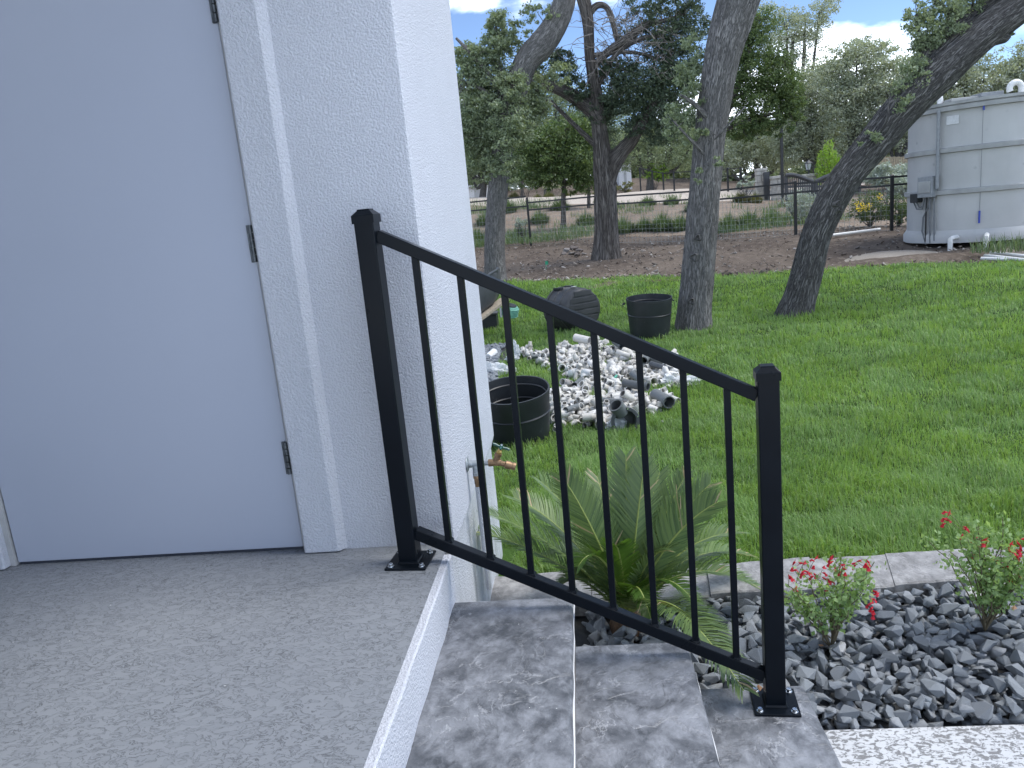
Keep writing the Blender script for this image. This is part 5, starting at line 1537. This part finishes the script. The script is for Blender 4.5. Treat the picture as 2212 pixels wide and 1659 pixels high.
# second, more distant row as one mass so the horizon is closed by woodland
r_ = np.random.default_rng(99); bl_ = []
for k in range(150):
    bl_.append((r_.uniform(-100, 2900), r_.uniform(260, 415), r_.uniform(36, 60), r_.uniform(30, 46), r_.uniform(-6, 10), 1.0))
for u in range(-100, 2900, 36): bl_.append((u, r_.uniform(372, 412), 34, r_.uniform(22, 30), r_.uniform(-4, 8), 1.0))
C = crown_pts(bl_, 62, r_, 1.0, 18); V, F = leafquads(C, .30, r_)
tag(arr_obj('far_woodland', V, F, 'oak_leaf', kind='stuff'), 'far off grey green woodland beyond the drive', 'woodland')

# ------------------------------------------------------------------ black wire fence
fpost = [(1000, 432, 540, 22.6), (1147, 427, 530, 22.0), (1313, 421, 524, 20.7), (1512, 409, 516, 19.35), (1719, 391, 505, 18.0), (1926, 379, 492, 17.0), (2150, 366, 486, 16.9)]
fe = thing('wire_fence', 'black two rail fence with wire mesh behind the dirt strip', 'fence', at(1512, 516, 19.35))
tops = []; feet = []
for (u, vt, vb, Y) in fpost:
    f_ = at(u, vb, Y); g_ = float(ter(f_[0], f_[1])); t_ = at(u, vt, Y)
    f_[2] = g_ - .15; h_ = t_[2]
    pp = obj('post', MB().box((f_[0], f_[1], (f_[2] + h_) / 2), (.06, .06, h_ - f_[2])), 'black_fence', fe, bevel=.004)
    obj('cap', MB().box((f_[0], f_[1], h_ + .008), (.07, .07, .018), None, .6), 'black_fence', pp)
    tops.append(np.array([f_[0], f_[1], h_])); feet.append(np.array([f_[0], f_[1], g_]))
RL = [((1018, 437), (1141, 424), (1018, 455), (1141, 445)), ((1150, 437), (1300, 423), (1150, 453), (1300, 440)), ((1320, 424), (1505, 413), (1320, 441), (1505, 430)),
      ((1520, 415), (1716, 395), (1520, 433), (1716, 417)), ((1724, 396), (1922, 383), (1724, 415), (1922, 401)), ((1930, 382), (2145, 368), (1930, 399), (2145, 386))]
for k, (a, b, c, d) in enumerate(RL):
    (ya, yb_) = fpost[k][3], fpost[k + 1][3]
    zs = []
    for (p, q) in ((a, b), (c, d)):
        A = at(p[0], p[1], ya); B = at(q[0], q[1], yb_)
        # snap to the post line
        A[:2] = tops[k][:2]; B[:2] = tops[k + 1][:2]; dd = unit((B - A) * [1, 1, 0]) * .028
        obj('rail', MB().bar(A + dd, B - dd, .04, .04), 'black_fence', fe, bevel=.003); zs.append((A, B))
    A, B = zs[1]; m = MB()
    n = max(2, int(np.linalg.norm(B - A) / .10))
    for i in range(1, n):
        s = i / n; p = A + (B - A) * s; g_ = float(ter(p[0], p[1])) + .02
        m.box((p[0], p[1], (p[2] + g_) / 2), (.005, .005, p[2] - g_))
    for j in range(1, 10):
        A2 = A.copy(); B2 = B.copy(); A2[2] += (feet[k][2] + .03 - A[2]) * j / 9; B2[2] += (feet[k + 1][2] + .03 - B[2]) * j / 9
        m.bar(A2 + [0, .004, 0], B2 + [0, .004, 0], .005, .005)
    obj('wire_mesh', m, 'wire', fe, kind='stuff')
# second fence up the rise, by the drive
f2 = thing('drive_fence', 'black post and wire fence along the gravel drive on the rise', 'fence', at(1405, 414, 38))
pr0 = None
for (u, vt, vb, Y) in ((1383, 361, 412, 38), (1410, 368, 414, 37.2), (1433, 372, 414, 36.4), (1456, 370, 415, 35.6), (1572, 362, 408, 33), (1600, 360, 405, 32)):
    t_ = at(u, vt, Y); b_2 = at(u, vb + 6, Y)
    obj('post', MB().box(((t_ + b_2) / 2), (.07, .07, t_[2] - b_2[2])), 'black_fence', f2)
    if pr0 is not None:
        for s in ((.02,) if u < 1500 else (.02, .3)): obj('rail', MB().bar(pr0 - [0, 0, s + .03], t_ - [0, 0, s + .03], .035, .035), 'black_fence', f2)
    pr0 = t_

# ------------------------------------------------------------------ grey water tank
TY = 15.0
cL = at(1959, 420, TY); cen = at(2122, 400, TY + .12); TR = 1.22
zt = lambda v: float(at(1960, v, 15.69)[2])
ctr = np.array([cen[0], cen[1], 0])
tk = thing('water_tank', 'grey cylindrical water tank with raised bands at the right', 'tank', (ctr[0], ctr[1], zt(520)))
z0, z1_, z2_, z3_, z4_ = zt(520), zt(499), zt(420), zt(338), zt(262)
def ringat(z, h, pr_): return [(TR, z - h), (TR + pr_, z - h + .012), (TR + pr_, z + h - .012), (TR, z + h)]
obj('shell', MB().lathe([(TR, z0), (TR, z4_), (TR, zt(246)), (TR * .5, zt(246) + .05), (0, zt(246) + .07)], 96, ctr), 'tank_grey', tk, smooth=True)
obj('base_band', MB().lathe([(TR, z0), (TR + .055, z0), (TR + .055, z1_ - .05), (TR + .002, z1_ + .03)], 96, ctr), 'tank_grey', tk, smooth=True)
for z in (z2_, z3_): obj('band', MB().lathe(ringat(z, .048, .055), 96, ctr), 'tank_trim', tk, smooth=True)
obj('lid_rim', MB().lathe([(TR, z4_), (TR + .07, z4_ + .01), (TR + .07, zt(253)), (TR + .05, zt(251)), (TR + .085, zt(250)), (TR + .085, zt(244)), (TR * .8, zt(243))], 96, ctr), 'tank_trim', tk, smooth=True)
def onshell(u, v, off=0.0):
    r = ray(u, v); a = r[0] ** 2 + r[1] ** 2; b = -2 * (r[0] * ctr[0] + r[1] * ctr[1]); c = ctr[0] ** 2 + ctr[1] ** 2 - (TR + off) ** 2
    d = max(0, b * b - 4 * a * c); t = (-b - math.sqrt(d)) / (2 * a); p = r * t; p[2] += EYE; return p
def shell_axes(p):
    n = unit((p - ctr) * [1, 1, 0]); return (np.cross([0, 0, 1.], n), n, np.array([0, 0, 1.]))
def vent(u, v):
    p = onshell(u, v + 22, -.10); p[2] = zt(246)
    x, n, z = shell_axes(p); a = np.linspace(0, math.pi * 1.15, 12)
    P = [p, p + z * .10] + [p + z * .10 - x * .095 + x * .095 * math.cos(t) + z * .095 * math.sin(t) for t in a]
    obj('vent_pipe', MB().tube(P, .048, 14), 'pipe_white', tk, smooth=True)
vent(2030, 222); vent(2205, 207)
p = onshell(2072, 246, -.25); obj('hatch', MB().box((p[0], p[1], zt(246) + .045), (.45, .4, .05)), 'tank_trim', tk, bevel=.01)
p = onshell(2110, 240, -.35); obj('hatch', MB().box((p[0] + .15, p[1], zt(246) + .07), (.36, .4, .07)), 'box_grey', tk, bevel=.01)
p = onshell(2050, 244, -.12); obj('pipe', MB().tube([(p[0], p[1], zt(246) + .035), (p[0] + .75, p[1] - .02, zt(246) + .075)], .028, 12), 'pipe_white', tk, smooth=True)
# conduit, box, controller, cables
A = onshell(2028, 238, .08); B = onshell(2022, 408, .06); B[:2] = A[:2]
obj('conduit', MB().tube([A, A * .5 + B * .5, B], .030, 12), 'box_grey', tk, smooth=True)
p = onshell(2003, 404, .07); X_ = shell_axes(p); bx = obj('control_box', MB().box(p, (.31, .13, .36), X_), 'box_grey', tk, bevel=.012)
obj('box_cover', MB().box(p + X_[1] * .072, (.25, .02, .20), X_), 'tank_trim', bx, bevel=.006)
p2 = onshell(1979, 428, .06); X2 = shell_axes(p2); obj('controller', MB().box(p2, (.21, .11, .16), X2), 'bucket_plastic', tk, bevel=.012)
for (pts) in ([(2002, 424), (2000, 470), (1999, 522)], [(2008, 424), (2008, 470), (2009, 525)], [(2014, 424), (2004, 450), (1994, 470), (1992, 500), (2000, 528)], [(2018, 424), (2018, 470), (2018, 520)], [(1974, 438), (1980, 452), (1992, 452), (1998, 424)], [(1980, 438), (1986, 448), (1994, 446), (1999, 424)]):
    P = [onshell(u, v, .05) for u, v in pts]
    obj('cable', MB().tube(P, .015 if len(pts) != 4 else .012, 8), 'cable_grey' if pts[0][0] != 2002 else 'black_fence', tk, smooth=True)
P = [onshell(2124, 236, .07), onshell(2119, 380, .02), onshell(2116, 455, .02)]; obj('gauge_line', MB().tube(P, .0035, 6), 'cable_grey', tk)
P = [onshell(2116, 455, .04), onshell(2115, 482, .04)]; obj('level_gauge', MB().tube(P, .016, 12), 'blue_tube', tk, smooth=True)
P = [onshell(2125, 238, .04), onshell(2125, 238, .04) + [0, 0, .07]]; obj('level_gauge', MB().tube(P, .016, 12), 'blue_tube', tk, smooth=True)
p = onshell(2058, 259, .008); obj('notice', MB().box(p, (.20, .006, .14), shell_axes(p)), 'paper', tk)
for (ua, va, ub, vb) in ((2068, 512, 2052, 545), (2132, 507, 2130, 530)):
    a = onshell(ua, va, .04); b = onshell(ub, vb, .30); b[2] = float(ter(b[0], b[1])) - .1
    c = a.copy(); c[:2] = b[:2]
    obj('outlet_pipe', MB().tube([a, a * .3 + c * .7, c * .95 + b * .05, b * .5 + c * .5, b], .040, 12), 'pipe_white', tk, smooth=True)
# sandy mound at the tank's foot and loose soil
r_ = np.random.default_rng(13)
def mound(name, u, v, Y, rx, ry, h, mat, label, cat, seed):
    c = at(u, v, Y); n1, n2 = 40, 14; vv = []
    for i in range(n2 + 1):
        t = i / n2
        for j in range(n1):
            a = 2 * math.pi * j / n1; x = c[0] + math.cos(a) * rx * t; y = c[1] + math.sin(a) * ry * t
            vv.append((x, y, float(ter(x, y)) - .05 + (h + .05) * (1 - t * t) + (.06 * h / .2) * (vnoise(x * 5 + seed, y * 5) - .5) * (1 - t)))
    m = MB().add(vv, [(i * n1 + j, i * n1 + (j + 1) % n1, (i + 1) * n1 + (j + 1) % n1, (i + 1) * n1 + j) for i in range(n2) for j in range(n1)])
    return tag(obj(name, m, mat, loc=c, smooth=True, sharp=80), label, cat, kind='structure')
mound('sand_mound', 1925, 540, 14.0, .95, .8, .06, 'sandy_fill', 'low pale sandy mound at the left foot of the tank', 'mound', 3)
mound('soil_bank', 1940, 562, 13.2, 2.0, .5, .10, 'dirt', 'dark loose soil bank along the lawn in front of the tank', 'mound', 5)
mound('weedy_mound', 2260, 548, 13.0, 1.1, .5, .14, 'sandy_fill', 'sandy weedy mound at the right foot of the tank', 'mound', 8)
# loose weeds there
n = 700; a = r_.uniform(0, 6.28, n); q = np.sqrt(r_.random(n)); c = at(2225, 560, 12.8)
gx = c[0] + np.cos(a) * q * .9; gy = c[1] + np.sin(a) * q * .35
V, F = blades(gx, gy, ter(gx, gy) + .1, r_.uniform(.08, .30, n), np.full(n, .010), np.clip(r_.normal(.5, .3, n), 0, .95), r_.uniform(0, 6.28, n))
tag(arr_obj('weeds', V, F, 'tuft_leaf', kind='stuff'), 'loose green weeds growing at the right foot of the tank', 'weeds')
# white pipes on the ground
def gpipe(ua, va, ub, vb, r0, label):
    A = onter(ua, va) + [0, 0, .05]; B = onter(ub, vb) + [0, 0, .05]; mid = (A + B) / 2; mid[2] = float(ter(mid[0], mid[1])) + .05
    m = MB(); hollow(m, A, B, r0, r0 * .8, 12)
    tag(obj('white_pipe', m, 'pipe_white', loc=mid, smooth=True), label, 'pipe', 'white pipes lying on the dirt')
gpipe(1795, 514, 1901, 501, .030, 'long white pipe lying in the dirt right behind the leaning oak')
gpipe(2128, 560, 2260, 576, .030, 'lowest white pipe on the dirt at the right edge')
gpipe(2140, 553, 2260, 566, .028, 'middle white pipe of those at the right edge of the lawn')
gpipe(2120, 566, 2178, 569, .026, 'short white pipe at the lawn edge in front of the tank')
# rubble beside the juniper
for k, (u, v, s) in enumerate(((1225, 545, .14), (1240, 540, .16), (1252, 545, .13), (1236, 551, .11), (1248, 553, .10), (1218, 551, .09), (1262, 551, .07))):
    p = onter(u, v); rock('rubble_stone', p + [0, 0, s * .35], s, 'rubble', ['left back lump of the rubble pile beside the juniper', 'largest lump on top of the rubble pile beside the juniper', 'right back lump of the rubble pile beside the juniper', 'front middle lump of the rubble pile beside the juniper', 'front right lump of the rubble pile beside the juniper', 'leftmost small lump of the rubble pile beside the juniper', 'smallest rubble lump nearest the juniper trunk'][k], 'rubble', 400 + k, 'rubble pile by the juniper')
for (u, v, lab) in ((1180, 583, 'green marker flag in the dirt behind the lawn'), (1131, 516, 'green marker stake in the dirt near the fence post')):
    p = onter(u, v)
    t = thing('marker_flag', lab, 'flag', p)
    obj('stake', MB().cyl(p - [0, 0, .05], p + [0, 0, .16], .006, 6), 'flag_green', t)
    obj('flag', MB().box(p + [.02, 0, .14], (.06, .012, .07)), 'flag_green', t)
# chips, stones and leaf litter over the dirt
VV, FF, n = [], [], 0
r_ = np.random.default_rng(17)
for k in range(5200):
    u = r_.uniform(960, 2300)
    y = r_.uniform(12.2, 24); x = (u - 1240) / FPX * y * 1.02
    lf = float(lawn_far(np.array(x)))
    if y < lf + .03: 
        if r_.random() < .75: y = lf + abs(r_.normal(.1, .25)) 
        else: continue
    s_ = abs(r_.normal(.012, .014)) + .007
    if y < lf + .5: s_ *= 1.6
    P, T_ = RV[int(r_.integers(26))]
    VV.append(P * [s_ * 1.4, s_, s_ * .7] @ eul(r_.uniform(-.6, .6), r_.uniform(-.6, .6), r_.uniform(0, 6.3)).T + [x, y, float(ter(x, y)) + .02 + s_ * .2]); FF.append(T_ + n); n += len(P)
tag(arr_obj('ground_litter', np.concatenate(VV), np.concatenate(FF), 'litter_bits', kind='stuff'), 'small stones, chips and clods scattered over the dirt', 'litter')

# ------------------------------------------------------------------ planting beyond the fence
def shrub(name, u, v, Y, ru, rv, leaf, size, label, seed, cat='shrub', flowers=0, group='shrubs beyond the fence', k=1.0):
    r = np.random.default_rng(seed); b = at(u, v + rv, Y); b[2] = float(ter(b[0], b[1])); 
    t = thing(name, label, cat, b, group)
    C = crown_pts([(u, v, ru, rv, 0, k), (u - ru * .4, v + rv * .3, ru * .6, rv * .7, 0, k), (u + ru * .4, v + rv * .25, ru * .6, rv * .7, 0, k)], Y, r, 1.0, 26)
    V, F = leafquads(C, size, r); arr_obj('foliage', V, F, leaf, t)
    m = MB(); twigs(m, np.array([b]), C[r.integers(0, len(C), 14)], r, .012); obj('stems', m, 'dark_bark', t, kind='stuff')
    if flowers:
        for q in range(flowers):
            uu, vv_ = u + r.uniform(-.8, .8) * ru, v + r.uniform(-.95, .5) * rv
            V, F = leafquads(at(uu, vv_, Y - .5) + r.normal(0, .035, (14, 3)), .05, r, asp=.8); arr_obj('flower', V, F, 'yellow_petal', t)
shrub('silver_shrub', 1730, 436, 21, 34, 30, 'sage_leaf', .055, 'silvery rounded shrub by the fence, left of the leaning oak', 61)
shrub('silver_shrub', 1610, 395, 29, 18, 12, 'sage_leaf', .08, 'small silvery shrub beside the upright oak trunk', 62)
shrub('silver_shrub', 1918, 378, 22, 46, 24, 'sage_leaf', .07, 'large silvery hedge shrub just left of the tank', 63, k=2)
shrub('silver_shrub', 1945, 405, 20.5, 26, 24, 'sage_leaf', .06, 'lower silvery shrub against the left side of the tank', 64, k=2)
shrub('flowering_shrub', 1880, 445, 18.9, 42, 32, 'shrub_leaf', .05, 'green shrub with yellow flowers behind the wire mesh', 65, flowers=7)
shrub('flowering_shrub', 1940, 450, 18.4, 26, 30, 'shrub_leaf', .05, 'dark green shrub between fence post and tank', 66)
shrub('bright_shrub', 1415, 370, 42, 26, 20, 'bamboo_leaf', .10, 'yellow green shrub behind the drive fence', 67)
shrub('pale_shrub', 1350, 402, 38, 20, 12, 'dry_grass', .10, 'pale dry shrub on the gravel rise right of the juniper', 68)
shrub('silver_shrub', 1130, 398, 40, 34, 14, 'sage_leaf', .10, 'grey shrub along the drive at the left', 69)
shrub('silver_shrub', 1190, 396, 41, 40, 12, 'oak_leaf_hazy', .10, 'low grey green shrub along the drive behind the round cedar', 70)
shrub('silver_shrub', 1126, 478, 22.8, 14, 12, 'sage_leaf', .05, 'small whitish shrub behind the fence near the left post', 73, k=.5)
# bamboo clump
r_ = np.random.default_rng(71); bb_ = at(1793, 400, 30)
bt = thing('bamboo_clump', 'bright yellow green bamboo clump behind the gate', 'bamboo', bb_, None)
for k in range(9):
    u = 1768 + k * 6.4 + r_.normal(0, 2); tv = 296 + abs(k - 3.5) * 9 + r_.uniform(0, 14)
    P = [at(u + r_.normal(0, 1.5), v, 30) for v in (400, 370, 340, tv + 14, tv)]
    c = obj('cane', MB().tube(P, [.03, .028, .024, .018, .008], 6), 'palm_rib', bt, smooth=True)
    f = r_.uniform(0, 1, 150)
    C = np.array([at(u + r_.normal(0, 7 * (1.1 - q)), 392 + (tv - 392) * q + r_.normal(0, 4), 30 + r_.normal(0, .2)) for q in f]); V, F = leafquads(C, .17, r_, asp=.22)
    arr_obj('leaves', V, F, 'bamboo_leaf', c)
# grass tufts (sedge) on the mulch
def tuft(u, v, Y, s, label, seed, mat='tuft_leaf'):
    r = np.random.default_rng(seed); c = at(u, v, Y); c[2] = float(ter(c[0], c[1])) + .08
    n = 420; a = r.uniform(0, 6.28, n); q = r.random(n) * .35 * s
    n = 700; a = r.uniform(0, 6.28, n); q = np.sqrt(r.random(n)) * .42 * s
    V, F = blades(c[0] + np.cos(a) * q, c[1] + np.sin(a) * q, np.full(n, c[2] - .05), r.uniform(.45, 1.0, n) * s * (1.05 - .55 * q / (.42 * s)), np.full(n, .016), np.clip(.15 + .75 * q / (.42 * s) + r.normal(0, .15, n), 0, .97), a + r.normal(0, .5, n))
    o = arr_obj('grass_tuft', V, F, mat); return tag(o, label, 'grass tuft', 'sedge tufts on the mulch')
TU = [(1030, 500, 23.5, .75, 'dark green sedge tuft at the far left behind the fence'), (1120, 496, 24, .6, 'sedge tuft behind the left fence post'), (1165, 465, 28, .7, 'sedge tuft left of the small round cedar'), (1210, 455, 30, .8, 'sedge tuft behind the small round cedar'),
      (1265, 470, 27, .7, 'sedge tuft between round cedar and juniper'), (1345, 490, 23, .75, 'sedge tuft just right of the juniper trunk'), (1390, 488, 23, .6, 'second sedge tuft right of the juniper'), (1430, 484, 22.8, .8, 'broad sedge tuft midway between juniper and upright oak'), (1470, 478, 22.5, .7, 'sedge tuft just left of the upright oak'),
      (1400, 446, 30, .6, 'upper sedge tuft above the rail between juniper and upright oak'), (1450, 442, 30, .6, 'upper sedge tuft left of the upright oak'), (1575, 480, 21.5, .7, 'sedge tuft right of the upright oak'), (1620, 478, 21.5, .8, 'sedge tuft on the slope below the gate'), (1665, 470, 22, .6, 'sedge tuft left of the silvery rounded shrub'),
      (1600, 420, 29, .6, 'yellowish grass tuft below the stone pillar'), (1630, 418, 29, .55, 'second yellowish tuft below the stone pillar'), (1095, 455, 30, .8, 'sedge tuft beyond the oak at the left'), (1050, 465, 28, .8, 'sedge tuft near the wall at the left'), (1300, 440, 33, .7, 'sedge tuft behind the juniper on the rise'), (1500, 455, 27, .7, 'sedge tuft behind the upright oak')]
for k, (u, v, Y, s, lab) in enumerate(TU): tuft(u, v, Y, s, lab, 500 + k, 'dry_grass' if 'yellowish' in lab else 'tuft_leaf')
for k, (u, v, Y) in enumerate(((1185, 418, 36.5), (1220, 416, 37), (1110, 420, 36), (1160, 412, 39), (1290, 418, 37))):
    o = tuft(u, v, Y, .5, ['dry tuft on the drive left of the round cedar trunk', 'dry tuft on the drive by the round cedar trunk', 'dry tuft on the drive near the left oak', 'farther dry tuft on the gravel drive', 'dry tuft on the drive beside the juniper'][k], 540 + k, 'dry_grass')

# thin low grass over the mulch
r_ = np.random.default_rng(303); n = 26000
gy = r_.uniform(20, 34, n); gu = r_.uniform(980, 1800, n); gx = (gu - 1240) / FPX * gy
k_ = (vnoise(gx * .5 + 3, gy * .35) * .7 + vnoise(gx * 1.7, gy * 1.2) * .3) > .60
gx, gy = gx[k_], gy[k_]; n = len(gx)
V, F = blades(gx, gy, ter(gx, gy) + .10, r_.uniform(.10, .32, n), np.full(n, .016), np.clip(r_.normal(.6, .25, n), 0, .96), r_.uniform(0, 6.28, n))
tag(arr_obj('ground_cover', V, F, 'tuft_leaf', kind='stuff'), 'patchy low grass on the mulch slope beyond the fence', 'grass')

# ------------------------------------------------------------------ gate, pillars, lamp
def pillar(u, vt, vb, Y, wpx, label):
    t_ = at(u, vt, Y); b2 = at(u, vb, Y); w = wpx * Y / FPX
    b2[2] = min(b2[2], float(ter(b2[0], b2[1])))
    t = thing('gate_pillar', label, 'pillar', (t_[0], t_[1], b2[2]), 'stone gate pillars')
    z = b2[2]; k = 0; r = np.random.default_rng(int(u))
    while z < t_[2] - .12:
        h_ = min(r.uniform(.16, .26), t_[2] - .10 - z)
        sx = r.uniform(-.12, .12) * w
        obj('stone_block', MB().span((t_[0] - w / 2, t_[1] - w / 2, z + .006), (t_[0] + sx - .006, t_[1] + w / 2, z + h_ - .006)), 'limestone', t, bevel=.012)
        obj('stone_block', MB().span((t_[0] + sx + .006, t_[1] - w / 2 + .01, z + .006), (t_[0] + w / 2, t_[1] + w / 2, z + h_ - .006)), 'limestone', t, bevel=.012)
        z += h_
    obj('cap', MB().box((t_[0], t_[1], t_[2] - .05), (w * 1.12, w * 1.12, .10)), 'limestone', t, bevel=.02)
    return t_
pillar(1643, 364, 440, 31, 20, 'tallest stone pillar left of the lamp post')
pillar(1677, 380, 440, 30, 20, 'lower stone pillar beside the lamp post')
lp_ = pillar(1747, 376, 440, 30.4, 30, 'stone pillar carrying the lantern behind the gate')
obj_d = obj('equipment_post', MB().box(at(1656, 404, 30.6), (.20, .16, 1.1)), 'gate_metal', loc=at(1656, 404, 30.6), bevel=.01); tag(obj_d, 'dark gate operator post between the two pillars', 'gate opener')
ln = thing('lantern', 'glass lantern on the pillar behind the gate', 'lantern', lp_)
b0 = lp_ + np.array([0, 0, .0])
obj('stem', MB().cyl(b0, b0 + [0, 0, .13], .03, 8), 'gate_metal', ln); obj('base', MB().lathe([(0, .13), (.11, .13), (.09, .16), (0, .16)], 6, b0), 'gate_metal', ln)
obj('glass', MB().lathe([(.085, .16), (.135, .38), (0, .38)], 6, b0), 'lantern_glass', ln)
for k in range(6):
    a = k * math.pi / 3; obj('frame_bar', MB().bar(b0 + [math.cos(a) * .09, math.sin(a) * .09, .16], b0 + [math.cos(a) * .14, math.sin(a) * .14, .38], .018, .018), 'gate_metal', ln)
obj('roof', MB().lathe([(.165, .375), (.15, .40), (.05, .47), (.02, .50), (0, .53)], 6, b0), 'gate_metal', ln)
gY = 28.5
def leafgate(u0, u1, vt0, vm, vt1, vb, label):
    n = 14; us = np.linspace(u0, u1, n)
    s = np.linspace(0, 1, n); vt = vt0 + (vt1 - vt0) * (s * s * (3 - 2 * s)) + vm * np.sin(s * math.pi)
    g = thing('gate', label, 'gate', at((u0 + u1) / 2, vb, gY))
    top = np.array([at(u, v, gY) for u, v in zip(us, vt)])
    obj('top_arch', MB().tube(top, .075, 8), 'gate_metal', g, smooth=True)
    obj('bottom_rail', MB().bar(at(u0, vb, gY), at(u1, vb, gY), .06, .08), 'gate_metal', g)
    obj('mid_rail', MB().bar(at(u0, (vt0 + vt1) / 2 + 18, gY), at(u1, (vt0 + vt1) / 2 + 16, gY), .05, .07), 'gate_metal', g)
    for k in range(0, n):
        a = top[k]; c = at(us[k], vb, gY); c[:2] = a[:2]
        obj('bar', MB().box((a + c) / 2, (.03 if 0 < k < n - 1 else .08,) * 2 + (abs(a[2] - c[2]),)), 'gate_metal', g)
leafgate(1697, 1757, 379, -4, 392, 432, 'left leaf of the dark gate with a curved top')
leafgate(1761, 1822, 392, -6, 379, 432, 'right leaf of the dark gate, partly behind the leaning oak')
b_3 = at(1689, 436, 27); b_3[2] = float(ter(b_3[0], b_3[1])); t_3 = at(1689, 262, 27)
lpp = thing('lamp_post', 'slender black lamp post in front of the gate pillars', 'lamp post', b_3)
m = MB(); m.box(((b_3[0] + t_3[0]) / 2, b_3[1], (b_3[2] + t_3[2]) / 2), (.085, .085, t_3[2] - b_3[2])); obj('pole', m, 'black_fence', lpp, bevel=.004)
obj('head', MB().box((t_3[0] - .02, t_3[1], t_3[2] + .03), (.30, .14, .05)), 'black_fence', lpp, bevel=.01); obj('bracket', MB().box((t_3[0], t_3[1], t_3[2] - .04), (.12, .1, .09)), 'black_fence', lpp)
obj('base_plate', MB().box((b_3[0], b_3[1], b_3[2] + .09), (.2, .2, .03)), 'black_fence', lpp)
# picket screen behind, between leaning oak and tank
pk_ = thing('picket_fence', 'weathered wood picket fence behind the silvery hedge', 'fence', at(1925, 372, 31))
for k in range(22):
    u = 1872 + k * 5.0; a = at(u, 338 + (k % 2), 31); c = at(u, 380, 31)
    obj('picket', MB().box((a[0], a[1], (a[2] + c[2]) / 2), (.07, .03, a[2] - c[2])), 'picket_wood', pk_)
for v in (346, 368): obj('rail', MB().bar(at(1868, v + 2, 31.06), at(1984, v - 6, 31.06), .04, .07), 'picket_wood', pk_)
# pale buildings glimpsed through the trees
for (u0, u1, v0, v1, Y, lab) in ((1338, 1362, 345, 400, 52, 'white building glimpsed right of the juniper trunk'), (1000, 1062, 402, 430, 50, 'low white building at the far left beyond the drive')):
    a = at(u0, v1, Y); b = at(u1, v0, Y); g0 = a[2] - .6
    h_ = thing('white_building', lab, 'building', ((a[0] + b[0]) / 2, Y + 2, g0))
    obj('wall', MB().span((a[0], Y, g0), (b[0], Y + 5, b[2])), 'house_white', h_)
    obj('roof', MB().span((a[0] - .25, Y - .3, b[2] + .002), (b[0] + .25, Y + 5.3, b[2] + .16)), 'frame_grey', h_, bevel=.02)
    obj('door', MB().span((a[0] * .6 + b[0] * .4, Y - .03, g0), (a[0] * .4 + b[0] * .6, Y - .002, g0 + 2.0)), 'frame_grey', h_)
SC.cycles.max_bounces = 5
SC.cycles.diffuse_bounces = 2
SC.cycles.glossy_bounces = 2
SC.cycles.transmission_bounces = 3
SC.cycles.transparent_max_bounces = 6
